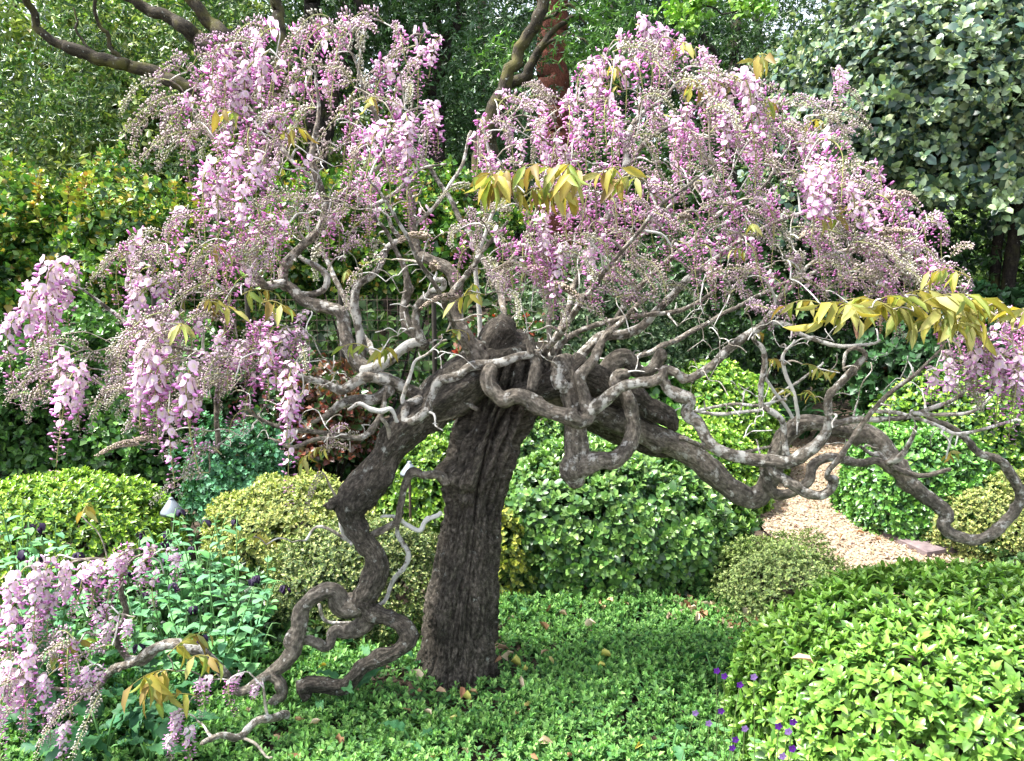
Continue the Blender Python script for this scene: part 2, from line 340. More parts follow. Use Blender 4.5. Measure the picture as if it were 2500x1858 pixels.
# loose stones of the path
N = 13000
ip = RNG.integers(0, len(pcs), N); tt = RNG.uniform(-0.98, 0.98, N)
sp = pcs[ip] + nr[ip] * (tt * halfw[ip])[:, None] + RNG.normal(0, 0.04, (N, 2))
octa = (np.array([(1, 0, 0), (-.8, .3, 0), (0, 1, .1), (.1, -.9, 0), (0, .1, .8), (0, 0, -.8)], float), np.array([(0, 2, 4), (2, 1, 4), (1, 3, 4), (3, 0, 4), (2, 0, 3), (1, 2, 3)]))
pos = np.column_stack([sp, 0.022 + 0.015 * (1 - tt ** 2) + RNG.uniform(-0.004, 0.004, N)])
z = unit(RNG.normal(0, 0.5, (N, 3)) + [0, 0, 1]); t_, b_ = frames(z); s = RNG.uniform(0.004, 0.0105, (N, 1)) * RNG.uniform(0.6, 1.4, (N, 3)); s[:, 2] *= 0.55
V, Fc = place(octa, pos, t_, b_, z, s)
cs = pick_cols([(0.40, 0.31, 0.22), (0.34, 0.255, 0.17), (0.47, 0.39, 0.30), (0.26, 0.18, 0.11), (0.38, 0.29, 0.20)], N, 0.2)
tag(link('gravel', mesh_from('gravel', V, Fc, np.repeat(cs, 6, 0), [M_STONE], smooth=False), path), kind='stuff')

# ================================================================== THE WISTERIA
TB = G(1113, 1640); TD = TB[1]
tree = thing('wisteria_tree', 'gnarled old wisteria tree with drooping lilac flowers and twisted bare limbs', 'tree', TB)
def treeobj(name, V, tris, b, lf, mat):
    return link(name, mesh_from(name, np.asarray(V) - TB, tris, None, [mat], vec=b, flt=lf), tree)
DENTS = [(.605, -1.75, .22, .012, .20), (.59, -1.4, .18, .010, .14), (.565, -1.6, .14, .008, .3), (.45, -1.3, .12, .02, .07), (.38, -1.75, .10, .03, .06), (.50, -2.1, .12, .03, .07), (.76, -1.95, .42, .09, .11), (.775, -1.5, .48, .10, .10), (.79, -1.12, .40, .10, .09), (.75, -2.4, .32, .08, .10), (.72, -.75, .25, .12, .10), (.05, -1.3, .15, .03, .15)]
# ---- trunk: rings of a fluted, leaning bole
def make_trunk():
    rows = [(1113, 1690, 215), (1113, 1640, 200), (1117, 1590, 188), (1124, 1510, 184), (1130, 1430, 176), (1142, 1330, 160), (1152, 1240, 152), (1163, 1180, 168), (1178, 1130, 186), (1200, 1060, 198), (1224, 1000, 206), (1252, 945, 220), (1268, 895, 225), (1276, 850, 175)]
    c = pxctrl([(x, y, w, TD + 0.02 * i / 13) for i, (x, y, w) in enumerate(rows)])
    c = catmull(c, 0.0055); Pn = c[:, :3]; R = c[:, 3]; n = len(c); seg = 190
    a = np.arange(seg) * 2 * PI / seg; V = np.zeros((n, seg, 3)); B = np.zeros((n, seg, 3))
    L = np.concatenate([[0], np.cumsum(np.linalg.norm(np.diff(Pn, axis=0), axis=1))]); top = L[-1]
    for i in range(n):
        h = L[i] / top
        tw = h * 0.9
        for j in range(seg):
            ca, sa = math.cos(a[j]), math.sin(a[j])
            r = R[i]
            # broad flutes, deepest in the upper third, with a folded waist
            fl = 0.0
            f1 = mnoise.noise(Vector((math.cos(a[j] + tw) * 1.5, math.sin(a[j] + tw) * 1.5, h * 1.7 + 4)))
            f2 = mnoise.noise(Vector((math.cos(a[j] + tw) * 3.4, math.sin(a[j] + tw) * 3.4, h * 2.2 + 9)))
            up = max(0, min(1, (h - 0.5) / 0.2))
            fl += f1 * (0.10 + 0.10 * up)
            fl -= max(0, 0.24 - abs(f2)) * (0.30 + 1.5 * up)
            # fine vertical furrows
            f3 = mnoise.noise(Vector((ca * 9, sa * 9, L[i] * 7))); f4 = mnoise.noise(Vector((ca * 20, sa * 20, L[i] * 16 + 5)))
            f6 = mnoise.noise(Vector((ca * 5.2 + 3, sa * 5.2, L[i] * 3.2))); fl -= max(0, 0.16 - abs(f6)) * 0.75; fl -= max(0, 0.3 - abs(f3)) * 0.26; fl += f4 * 0.05; fl += .045 * mnoise.noise(Vector((ca * 11, sa * 11, L[i] * 60))) + .03 * mnoise.noise(Vector((ca * 24, sa * 24, L[i] * 110 + 3))); fl -= .22 * max(0, mnoise.noise(Vector((ca * 3.1, sa * 3.1 + 5, L[i] * 6))) - .42)
            f5 = mnoise.noise(Vector((ca * 3 + 7, sa * 3, L[i] * 9)))
            fl += 0.05 * f5 * f5
            # knot on the left of the waist and horizontal fold lines
            dl = math.cos(a[j] - PI); kn = math.exp(-((h - 0.645) / 0.030) ** 2) * max(0, math.cos(a[j] - PI - .3)) ** 1.5
            fl += 0.30 * kn
            for dh, da, dm, sh_, sa_ in DENTS:
                w_ = (a[j] - da + PI) % (2 * PI) - PI; wig = .12 * mnoise.noise(Vector((h * 14, da * 5, 0)))
                fl -= dm * math.exp(-((h - dh) / sh_) ** 2 - ((w_ + wig) / sa_) ** 2)
            fl -= (0.05 + .08 * f1) * math.exp(-((h - 0.535 + 0.03 * sa + .03 * f2) / 0.014) ** 2); fl += .10 * mnoise.noise(Vector((ca * 1.6, sa * 1.6, h * 9)))
            if h < 0.12: fl += (0.12 - h) * 1.3 * (0.5 + 0.8 * mnoise.noise(Vector((ca * 2.2, sa * 2.2, 1))))
            V[i, j] = Pn[i] + np.array([ca, sa, 0]) * r * (1 + fl) + np.array([0, 0, 0.006 * f4])
            B[i, j] = (math.cos(a[j] + tw) * r * 9, math.sin(a[j] + tw) * r * 9, L[i] * 4.2)
    V = V.reshape(-1, 3); B = B.reshape(-1, 3)
    i = np.arange(n - 1)[:, None] * seg; j = np.arange(seg)[None]; j2 = (j + 1) % seg
    q = np.stack([i + j, i + j2, i + seg + j2, i + seg + j], -1).reshape(-1, 4)
    tip = len(V); V = np.vstack([V, [Pn[-1] + np.array([0, 0, 0.03])]]); B = np.vstack([B, B[-1:]])
    jj = np.arange(seg); k0 = (n - 1) * seg
    tr = np.vstack([quads_to_tris(q), np.stack([k0 + jj, k0 + (jj + 1) % seg, np.full(seg, tip)], -1)])
    lf = np.full(len(V), -0.15)
    return V, tr, B, lf
treeobj('trunk', *make_trunk(), M_TRUNK)

# ---- limbs traced one by one: rows (px, py, width px[, depth]); lich = share of lichen; kind = bark
NODES = []; NODER = []
LIMBS = []
def limb(rows, lich=0.0, gn=0.16, mat=None, seg=None, bark=None):
    c = pxctrl(rows); wmax = max(r[2] for r in rows)
    seg = seg or (44 if wmax > 50 else 28 if wmax > 24 else 12)
    bk = bark if bark is not None else (0.11 if wmax > 40 else 0.08 if wmax > 16 else 0)
    V, q, b, lf, (pp, rr) = tube(c, seg=seg, gnarl=gn, bark=bk, lich=lich, seed=len(LIMBS) * 3.7 + 1.3, step=max(0.005, float(np.mean(c[:, 3])) * 0.42), wob=0.012 if wmax < 50 else 0.008)
    o = treeobj('limb', V, quads_to_tris(q), b, lf, mat or (M_TWIG if wmax < 13 else M_BARK)); LIMBS.append(o)
    k = max(1, int(0.03 / max(1e-3, np.linalg.norm(pp[1] - pp[0]))))
    for p_, r_ in zip(pp[::k], rr[::k]): NODES.append(p_); NODER.append(r_)
D0 = TD
# the heavy left limb that comes down to the ground and its two feet
limb([(1290, 880, 120, D0), (1200, 900, 125, D0 - .03), (1120, 945, 120, D0 - .08), (1040, 1000, 105, D0 - .10), (985, 1050, 92, D0 - .12), (945, 1110, 88, D0 - .13), (905, 1165, 88, D0 - .14), (868, 1215, 80, D0 - .15), (862, 1255, 70), (878, 1300, 62), (905, 1345, 60), (917, 1385, 62), (905, 1430, 58), (888, 1462, 54, D0 - .18), (905, 1490, 48), (950, 1512, 44), (990, 1538, 42, D0 - .2), (994, 1563, 40), (970, 1588, 38), (930, 1609, 38), (888, 1628, 36), (864, 1656, 38, D0 - .24), (838, 1678, 40), (795, 1673, 40), (752, 1668, 42), (738, 1684, 36, D0 - .26), (752, 1700, 26)], gn=.34, mat=M_TRUNK, bark=.17)
limb([(895, 1462, 50, D0 - .17), (860, 1476, 58), (830, 1472, 56), (812, 1440, 46), (775, 1450, 40), (738, 1485, 40, D0 - .2), (732, 1533, 36), (720, 1565, 44), (716, 1592, 40), (693, 1616, 36), (666, 1642, 32, D0 - .24), (680, 1665, 30), (688, 1700, 27, D0 - .25), (672, 1712, 24), (652, 1740, 22, D0 - .27)], gn=.22)
limb([(664, 1642, 30, D0 - .24), (640, 1655, 24), (586, 1684, 20, D0 - .3), (545, 1640, 20), (518, 1612, 23, D0 - .33), (484, 1586, 26), (435, 1567, 25), (386, 1578, 24, D0 - .36), (340, 1608, 22), (272, 1639, 20), (227, 1688, 16, D0 - .4), (178, 1690, 12), (120, 1680, 8, D0 - .42)], lich=.3)
limb([(340, 1610, 15, D0 - .37), (306, 1608, 15), (287, 1567, 15), (299, 1503, 14), (297, 1450, 13), (299, 1389, 10, D0 - .4), (257, 1367, 8), (204, 1363, 7), (150, 1375, 5, D0 - .42)], lich=.1)
limb([(386, 1580, 16, D0 - .36), (350, 1622, 13), (318, 1622, 11), (290, 1640, 8, D0 - .4)], lich=.2)
limb([(299, 1400, 9, D0 - .4), (330, 1360, 6), (380, 1340, 4, D0 - .42)])
limb([(700, 1745, 20, 2.21), (661, 1757, 19, 2.12), (620, 1760, 18), (582, 1796, 17), (537, 1799, 15), (491, 1816, 11, 1.98)], lich=.4)
limb([(585, 1798, 8, 2.06), (620, 1812, 7), (650, 1845, 6), (665, 1850, 5, 2.0)], lich=.2)
limb([(715, 1580, 26, D0 - .21), (748, 1560, 24), (798, 1578, 26), (813, 1542, 26), (845, 1540, 34, D0 - .14), (880, 1524, 44), (905, 1492, 40, D0 - .15)], gn=.2)
limb([(778, 1475, 9, D0 - .12), (800, 1520, 8), (850, 1520, 8), (880, 1515, 7, D0 - .1)], lich=.6)
# the small hooked branch on the left of the trunk and its pale twigs
limb([(1090, 1180, 26, D0 - .1), (1072, 1160, 22), (1042, 1157, 20), (1011, 1149, 22), (990, 1187, 18), (978, 1240, 17), (968, 1278, 18), (932, 1300, 17), (905, 1312, 18, D0 - .14)], gn=.14)
limb([(1076, 1251, 11, D0 - .08), (1042, 1272, 12), (1027, 1298, 12), (996, 1287, 11), (968, 1268, 9), (930, 1262, 6, D0 - .12)], lich=1.0)
limb([(984, 1250, 7, D0 - .1), (974, 1300, 11), (996, 1351, 13), (989, 1385, 12), (962, 1416, 11), (936, 1465, 10), (915, 1480, 8, D0 - .14)], lich=.7)
limb([(830, 1240, 9, D0 - .1), (828, 1290, 9), (845, 1320, 8), (858, 1330, 8, D0 - .1)], lich=.9)
limb([(845, 1318, 8, D0 - .1), (800, 1290, 8), (770, 1288, 7), (745, 1320, 6, D0 - .15)], lich=.5)
limb([(880, 1200, 60, D0 - .14), (845, 1216, 46), (822, 1226, 34), (800, 1240, 10, D0 - .2)], gn=.5, mat=M_TRUNK, bark=.2)
limb([(846, 1225, 36, D0 - .16), (815, 1240, 22), (790, 1234, 6, D0 - .2)], gn=.5, mat=M_TRUNK, bark=.2)
limb([(955, 1100, 12, D0 - .16), (950, 1050, 11), (930, 1020, 9, D0 - .2)])
# the heavy straight limb to the right and its sweep up and over the path
limb([(1280, 905, 130, D0), (1360, 945, 110, D0 + .03), (1440, 990, 78, D0 + .05), (1540, 1040, 66), (1660, 1092, 58, D0 + .05), (1736, 1150, 56), (1785, 1192, 54), (1825, 1218, 52), (1850, 1212, 50), (1872, 1180, 46, D0 + .02), (1900, 1096, 46), (1922, 1060, 44), (1950, 1038, 42), (1985, 1034, 40), (2038, 1043, 42), (2100, 1053, 44, D0 - .05), (2150, 1080, 48), (2180, 1130, 46), (2222, 1182, 38, D0 - .08), (2287, 1232, 34), (2308, 1260, 34), (2302, 1284, 30), (2328, 1306, 28), (2378, 1316, 27, D0 - .12), (2435, 1293, 27), (2480, 1250, 25), (2492, 1205, 24), (2465, 1149, 24), (2439, 1123, 20), (2390, 1108, 18), (2355, 1070, 17, D0 - .15), (2321, 1040, 15), (2265, 1018, 12, D0 - .15)], gn=.16, lich=.12, bark=.07)
limb([(1400, 985, 80, D0 + .14), (1470, 1030, 62), (1560, 1080, 46), (1640, 1105, 34), (1700, 1128, 24, D0 + .2)], mat=M_TRUNK, gn=.2)
limb([(1390, 905, 60, D0 + .02), (1460, 930, 72), (1530, 965, 66), (1590, 1000, 56), (1625, 1020, 44), (1645, 1045, 26, D0 + .05)], gn=.25, mat=M_TRUNK, bark=.12)
# hanging stub with the crooked elbow
limb([(1372, 880, 60, D0 - .05), (1390, 940, 62), (1404, 1000, 58, D0 - .1), (1405, 1060, 58), (1404, 1110, 60), (1398, 1150, 66, D0 - .12), (1410, 1182, 38, D0 - .12)], gn=.2, lich=.22)
limb([(1378, 1150, 52, D0 - .12), (1420, 1138, 60), (1473, 1126, 54), (1508, 1120, 44, D0 - .14), (1536, 1082, 38), (1548, 1043, 36), (1542, 998, 34), (1524, 956, 32, D0 - .1), (1500, 930, 30), (1508, 910, 30), (1530, 915, 28, D0 - .05)], gn=.16, lich=.08)
# crooked limb in front of the head
limb([(1200, 900, 40, D0 - .14), (1188, 930, 44, D0 - .17), (1208, 966, 38), (1231, 978, 40), (1257, 966, 36), (1287, 972, 38), (1314, 990, 38), (1352, 1006, 38), (1389, 1016, 44, D0 - .18), (1414, 1026, 44), (1434, 1012, 38), (1428, 965, 32), (1416, 925, 30), (1435, 895, 26), (1454, 862, 24), (1469, 836, 18, D0 - .12), (1500, 795, 14), (1548, 748, 11), (1600, 712, 9, D0 - .1)], gn=.16, lich=.05)
limb([(1440, 1008, 32, D0 - .16), (1473, 982, 32), (1505, 950, 28), (1545, 938, 28, D0 - .2), (1586, 934, 27), (1614, 920, 26), (1628, 902, 22), (1670, 926, 20), (1698, 920, 20, D0 - .2), (1736, 894, 20), (1773, 862, 21), (1819, 824, 21), (1868, 786, 20), (1902, 741, 18), (1925, 707, 15), (1945, 660, 11, D0 - .2)], lich=.35)
limb([(1616, 918, 26, D0 - .2), (1626, 945, 28), (1654, 962, 34), (1684, 976, 34), (1676, 1012, 30), (1700, 1032, 30), (1724, 1074, 30, D0 - .22), (1758, 1100, 29), (1811, 1115, 30), (1872, 1126, 34), (1917, 1130, 33, D0 - .25), (1962, 1111, 30), (2000, 1085, 28), (2019, 1047, 22), (2019, 990, 20), (2023, 958, 19), (2057, 930, 18), (2087, 900, 19), (2110, 866, 13), (2090, 852, 10), (2070, 866, 8), (2062, 905, 7, D0 - .3)], lich=.4, gn=.14)
limb([(1480, 905, 40, D0 + .04), (1500, 880, 44), (1530, 872, 40), (1555, 905, 30, D0 + .05), (1585, 905, 28), (1610, 870, 34), (1622, 862, 22, D0 + .05)], gn=.2)
limb([(1868, 1120, 26, D0 - .24), (1887, 1149, 24), (1925, 1174, 24), (1962, 1202, 24), (2000, 1213, 22), (2028, 1196, 22, D0 - .28), (2034, 1172, 22), (2014, 1162, 14), (2022, 1142, 13), (2053, 1115, 15), (2076, 1074, 14), (2114, 1028, 13), (2159, 972, 12), (2204, 934, 11), (2257, 892, 8, D0 - .35), (2300, 850, 6)], lich=.25)
limb([(1866, 1140, 24, D0 - .2), (1887, 1195, 26), (1925, 1204, 26), (1970, 1183, 26), (1981, 1145, 25), (2008, 1123, 24), (2038, 1119, 22), (2095, 1130, 20), (2140, 1126, 19), (2175, 1148, 22, D0 - .1)], gn=.14)
limb([(1917, 1118, 16, D0 - .24), (1917, 1074, 16), (1913, 1026, 16), (1887, 1002, 15), (1864, 987, 13), (1860, 941, 14), (1868, 885, 14), (1860, 847, 13), (1838, 824, 10, D0 - .22)], lich=.55)
limb([(1872, 790, 13, D0 - .2), (1917, 794, 12), (1955, 817, 11), (2000, 832, 11), (2057, 843, 10), (2106, 839, 9), (2150, 830, 6, D0 - .3)], lich=.7)
limb([(2023, 1040, 18, D0 - .26), (2076, 1024, 16), (2150, 1026, 14), (2227, 1006, 13), (2303, 983, 11), (2340, 960, 10), (2363, 934, 8), (2372, 880, 6, D0 - .36)], lich=.4)
limb([(2130, 1000, 9, D0 - .28), (2182, 1004, 10), (2227, 1021, 10), (2295, 1042, 9), (2340, 1058, 9), (2416, 1043, 8), (2492, 1028, 7, D0 - .36)], lich=.6)
limb([(2227, 1008, 10, D0 - .33), (2303, 1009, 10), (2359, 1006, 9), (2401, 987, 7), (2450, 940, 5, D0 - .4)], lich=.5)
limb([(1700, 1003, 8, D0 - .1), (1780, 988, 8), (1860, 985, 7), (1920, 975, 6, D0 - .2)], lich=.5)
limb([(1690, 1006, 8, D0), (1780, 1010, 9), (1860, 1002, 8), (1900, 960, 7), (1950, 930, 6), (2010, 885, 5, D0 - .1)], lich=.8)
limb([(1935, 1020, 8, D0 - .15), (1912, 985, 8), (1885, 945, 8), (1862, 915, 8, D0 - .2)], lich=1.0)
limb([(1948, 1030, 9, D0 - .1), (1945, 970, 9), (1920, 920, 9), (1918, 870, 8), (1940, 830, 5, D0 - .1)], lich=.9)
limb([(1660, 1070, 13, D0 - .05), (1720, 1092, 11), (1790, 1102, 9), (1880, 1092, 7, D0)], lich=.1)
limb([(2150, 1128, 14, D0 - .1), (2200, 1150, 14), (2260, 1158, 12), (2320, 1146, 9, D0 - .15)], lich=.1)
limb([(2170, 1130, 20, D0 - .12), (2200, 1112, 16), (2222, 1080, 11), (2236, 1040, 8, D0 - .2)], lich=.55)
limb([(2180, 1140, 14, D0 - .1), (2150, 1112, 12), (2130, 1110, 10), (2100, 1090, 7, D0 - .1)], lich=.5)
# head: broken stub and old cut ends
limb([(1215, 900, 90, D0 - .02), (1200, 860, 78), (1222, 810, 70), (1240, 785, 50, D0)], mat=M_TRUNK, gn=.28, bark=.14)
limb([(1300, 950, 28, D0 - .14), (1306, 905, 27), (1300, 862, 26), (1297, 830, 22, D0 - .1)])
limb([(1262, 960, 46, D0 - .1), (1320, 950, 60), (1385, 920, 66), (1420, 885, 50, D0 - .04)], gn=.28, mat=M_TRUNK, bark=.12)
limb([(1360, 900, 30, D0 - .16), (1362, 925, 26), (1372, 940, 30), (1374, 956, 18, D0 - .17)], lich=.6, gn=.5)
limb([(1080, 950, 80, D0 - .06), (1140, 905, 84), (1200, 870, 70), (1240, 850, 60, D0)], gn=.28, mat=M_TRUNK, bark=.12)
limb([(1190, 900, 46, D0 - .1), (1170, 880, 44), (1140, 832, 42), (1122, 800, 36), (1112, 764, 32, D0 - .05), (1112, 700, 31), (1095, 658, 30), (1057, 639, 29), (1023, 615, 26, D0), (1010, 560, 20), (1005, 500, 18), (990, 440, 16), (975, 370, 12, D0), (930, 300, 9), (890, 220, 7), (860, 130, 5, D0)], lich=.0, gn=.18)
limb([(1318, 858, 18, D0 - .12), (1265, 866, 22), (1208, 888, 24), (1151, 900, 24), (1117, 922, 24), (1072, 932, 24), (1057, 962, 20), (1042, 998, 22), (1011, 1023, 22, D0 - .18), (989, 1021, 22), (994, 990, 20), (1027, 972, 20, D0 - .14)], lich=.5, gn=.14)
limb([(1030, 975, 34, D0 - .1), (965, 938, 34), (900, 905, 36), (862, 872, 36, D0 - .1), (842, 809, 34), (830, 768, 32), (795, 752, 28), (748, 734, 28), (716, 704, 29), (690, 686, 26, D0 - .05), (696, 650, 24), (731, 613, 21), (776, 562, 20), (798, 510, 20), (782, 450, 18), (766, 380, 14), (772, 300, 11, D0), (775, 230, 8), (768, 160, 5, D0)], lich=.25, gn=.2)
limb([(694, 690, 22, D0 - .06), (650, 703, 22), (630, 680, 19), (600, 650, 14), (560, 640, 10), (500, 600, 7, D0 - .2)], lich=.45)
limb([(735, 720, 18, D0 - .05), (786, 707, 16), (796, 669, 16), (767, 643, 14), (741, 631, 11), (700, 600, 8, D0)], lich=.5)
limb([(880, 890, 24, D0 - .04), (884, 840, 22), (872, 780, 22), (862, 742, 22), (872, 696, 20), (906, 673, 18), (932, 639, 17), (948, 605, 16), (980, 585, 13, D0), (960, 560, 10), (940, 520, 8, D0)], lich=.5)
limb([(1040, 845, 26, D0 - .1), (1018, 815, 26), (993, 785, 26), (985, 752, 22), (1000, 707, 20), (990, 658, 16), (966, 620, 12), (940, 560, 9), (900, 500, 7, D0 - .1)], lich=.15)
limb([(1034, 840, 24, D0 - .12), (1019, 790, 20), (1019, 755, 18), (1040, 720, 17), (1066, 724, 17), (1095, 726, 16), (1125, 690, 14), (1160, 645, 12), (1200, 590, 10), (1240, 540, 7, D0 - .1)], lich=.3)
limb([(1040, 722, 12, D0 - .12), (1053, 707, 13), (1079, 703, 15), (1082, 688, 14), (1064, 682, 12, D0 - .14)], lich=.8)
limb([(885, 905, 26, D0 - .14), (905, 895, 26), (943, 880, 26), (981, 853, 24), (1011, 836, 24), (1035, 838, 20, D0 - .12)], lich=.75)
limb([(1000, 955, 30, D0 - .12), (943, 930, 28), (887, 920, 26), (862, 935, 25), (832, 954, 24), (790, 935, 18), (745, 925, 15), (690, 905, 12), (640, 900, 11, D0 - .25), (560, 880, 10), (480, 860, 10), (378, 828, 11), (329, 809, 11, D0 - .35), (283, 771, 10), (242, 741, 8), (190, 700, 5, D0 - .4)], lich=.4)
limb([(380, 825, 10, D0 - .33), (386, 794, 12), (340, 741, 11), (310, 707, 10), (317, 662, 9), (300, 610, 6, D0 - .3)], lich=.1)
limb([(955, 950, 28, D0 - .13), (913, 972, 28), (868, 976, 26), (830, 984, 24), (800, 1010, 16), (760, 1030, 11, D0 - .2)], lich=.3)
limb([(943, 945, 10, D0 - .16), (928, 1015, 14), (913, 1043, 16), (879, 1064, 15), (830, 1062, 13), (718, 1047, 12), (650, 1032, 10), (600, 1000, 7, D0 - .3)], lich=.2)
limb([(840, 1063, 12, D0 - .18), (775, 1073, 11), (718, 1092, 10), (670, 1075, 7, D0 - .25)], lich=.1)
limb([(970, 1030, 9, D0 - .18), (950, 1000, 11), (930, 1005, 12), (905, 1000, 12), (880, 985, 10), (850, 1000, 7, D0 - .22)], lich=1.0)
limb([(985, 985, 12, D0 - .16), (1000, 930, 10), (1010, 880, 7), (1050, 860, 6), (1090, 830, 5, D0 - .2)], lich=.5)
limb([(529, 1104, 8, D0 - .2), (533, 1055, 13), (525, 979, 12), (529, 941, 8), (560, 900, 7, D0 - .2)])
limb([(1165, 1000, 10, D0 - .13), (1130, 985, 18), (1105, 1010, 18), (1065, 1025, 12, D0 - .12)])
# upper right
limb([(1380, 910, 30, D0 + .05), (1397, 892, 26), (1435, 854, 25), (1473, 822, 25), (1529, 812, 24), (1567, 798, 22), (1605, 760, 21), (1643, 718, 20), (1670, 688, 19, D0 + .1), (1760, 620, 14), (1850, 565, 12), (1950, 520, 9), (2050, 500, 6, D0)], lich=.45, gn=.1)
limb([(1355, 850, 14, D0 - .02), (1397, 813, 13), (1473, 790, 13), (1548, 771, 12), (1670, 756, 11), (1760, 700, 9), (1850, 660, 7, D0 - .05)], lich=.2)
limb([(1345, 870, 18, D0 - .05), (1360, 817, 17), (1389, 752, 16), (1397, 715, 15), (1415, 660, 14), (1450, 580, 15), (1500, 490, 17), (1525, 400, 20, D0 + .1), (1530, 345, 18), (1560, 290, 12), (1620, 230, 9), (1660, 180, 6, D0 + .1)], lich=.4)
limb([(1350, 865, 12, D0 - .08), (1335, 800, 12), (1340, 740, 11), (1330, 680, 9), (1300, 610, 7), (1280, 540, 5, D0 - .15)])
limb([(1454, 860, 16, D0), (1500, 780, 14), (1560, 700, 13), (1680, 600, 12), (1760, 520, 11), (1850, 470, 9), (1900, 400, 6, D0)], lich=.3)
limb([(1530, 400, 13, D0 + .1), (1600, 330, 11), (1680, 280, 9), (1750, 220, 6, D0)], lich=.2)
limb([(1174, 860, 13, D0 + .1), (1170, 800, 12), (1166, 714, 12), (1165, 640, 10), (1190, 560, 9), (1220, 470, 8), (1200, 380, 7), (1180, 310, 5, D0 + .15)], lich=1.0, gn=.06)
limb([(798, 510, 13, D0), (850, 460, 12), (900, 430, 11), (960, 385, 9), (1010, 330, 6, D0 - .1)], lich=.2)
limb([(782, 450, 12, D0), (720, 400, 10), (670, 340, 9), (620, 280, 7), (560, 200, 5, D0)], lich=.4)
limb([(800, 500, 10, D0), (860, 480, 13), (900, 500, 12), (960, 470, 9), (1020, 420, 7), (1090, 400, 5, D0)], lich=.5)
limb([(1925, 707, 10, D0 - .2), (1990, 640, 9), (2100, 600, 8), (2220, 600, 5, D0 - .25)], lich=.2)
limb([(1200, 700, 9, D0 + .2), (1290, 560, 9), (1330, 450, 8), (1400, 350, 7), (1430, 250, 5, D0 + .2)], lich=.3)
limb([(1010, 560, 10, D0), (1080, 480, 9), (1130, 400, 8), (1150, 320, 6, D0 + .05)], lich=.3)
for rows in [((930, 905, 16, D0 + .1), (880, 800, 14, D0 + .45), (800, 640, 11, D0 + .6), (720, 480, 7, D0 + .6)),
             ((1250, 850, 18, D0 + .1), (1210, 700, 15, D0 + .4), (1120, 520, 12, D0 + .55), (1000, 350, 8, D0 + .6)),
             ((1330, 860, 18, D0 + .1), (1450, 700, 14, D0 + .45), (1580, 560, 11, D0 + .6), (1700, 440, 8, D0 + .55)),
             ((1430, 920, 16, D0 + .1), (1650, 830, 13, D0 + .4), (1850, 720, 10, D0 + .5), (2050, 640, 7, D0 + .4)),
             ((1150, 880, 16, D0 - .1), (1080, 740, 12, D0 - .35), (980, 560, 9, D0 - .5), (900, 430, 6, D0 - .5)),
             ((1330, 860, 16, D0 - .1), (1450, 700, 12, D0 - .35), (1600, 520, 9, D0 - .5), (1750, 400, 6, D0 - .45))]:
    limb(list(rows), lich=.3)
NODES = np.array(NODES); NODER = np.array(NODER)

# ---- flowers
def ellips(L, w, bendz=0.0):                       # curved bud / keel along +Y, 14 triangles
    V = [(0, 0, 0), (-w * .45, L * .3, 0), (0, L * .3, w * .5), (w * .45, L * .3, 0), (0, L * .3, -w * .5), (-w * .3, L * .72, bendz * .6), (0, L * .72, w * .4 + bendz * .6), (w * .3, L * .72, bendz * .6), (0, L * .72, -w * .3 + bendz * .6), (0, L, bendz)]
    Fc = []
    for i in range(4): j = (i + 1) % 4; Fc += [(0, 1 + i, 1 + j), (1 + i, 5 + i, 5 + j), (1 + i, 5 + j, 1 + j), (9, 5 + j, 5 + i)]
    return np.array(V, float), np.array(Fc, int)
def banner():
    V = []; 
    for r in (0.0, 0.55, 1.0):
        for k in range(1 if r == 0 else 8):
            a = k * 2 * PI / 8; x = math.sin(a) * r * .0105; zz = math.cos(a) * r * .0105 + .0085
            if r == 1 and k == 0: zz -= .0015
            V.append((x, 0.0035 - 0.45 * zz + 0.012 * 0 - (abs(x) * 0.35) + (0.004 if r == 0 else 0), zz))
    Fc = [(0, 1 + k, 1 + (k + 1) % 8) for k in range(8)]
    for k in range(8): a, b = 1 + k, 1 + (k + 1) % 8; Fc += [(a, a + 8, b + 8), (a, b + 8, b)]
    return np.array(V, float), np.array(Fc, int)
BAN = banner(); KEEL = ellips(0.0165, 0.0085, 0.0035); BUDB = ellips(0.019, 0.0085, 0.004); BUDS = ellips(0.0095, 0.0042, 0.001); CAL = ellips(0.006, 0.0062, 0.0)
BUDT = (np.array([(0, 0, 0), (-.4, .4, 0), (.2, .4, .38), (.2, .4, -.38), (0, 1, .1)], float), np.array([(0, 1, 2), (0, 2, 3), (0, 3, 1), (4, 2, 1), (4, 3, 2), (4, 1, 3)]))
PED = (np.array([(-.5, 0, -.3), (.5, 0, -.3), (0, 0, .5), (-.5, 1, -.3), (.5, 1, -.3), (0, 1, .5)], float), np.array([(0, 1, 4), (0, 4, 3), (1, 2, 5), (1, 5, 4), (2, 0, 3), (2, 3, 5)]))
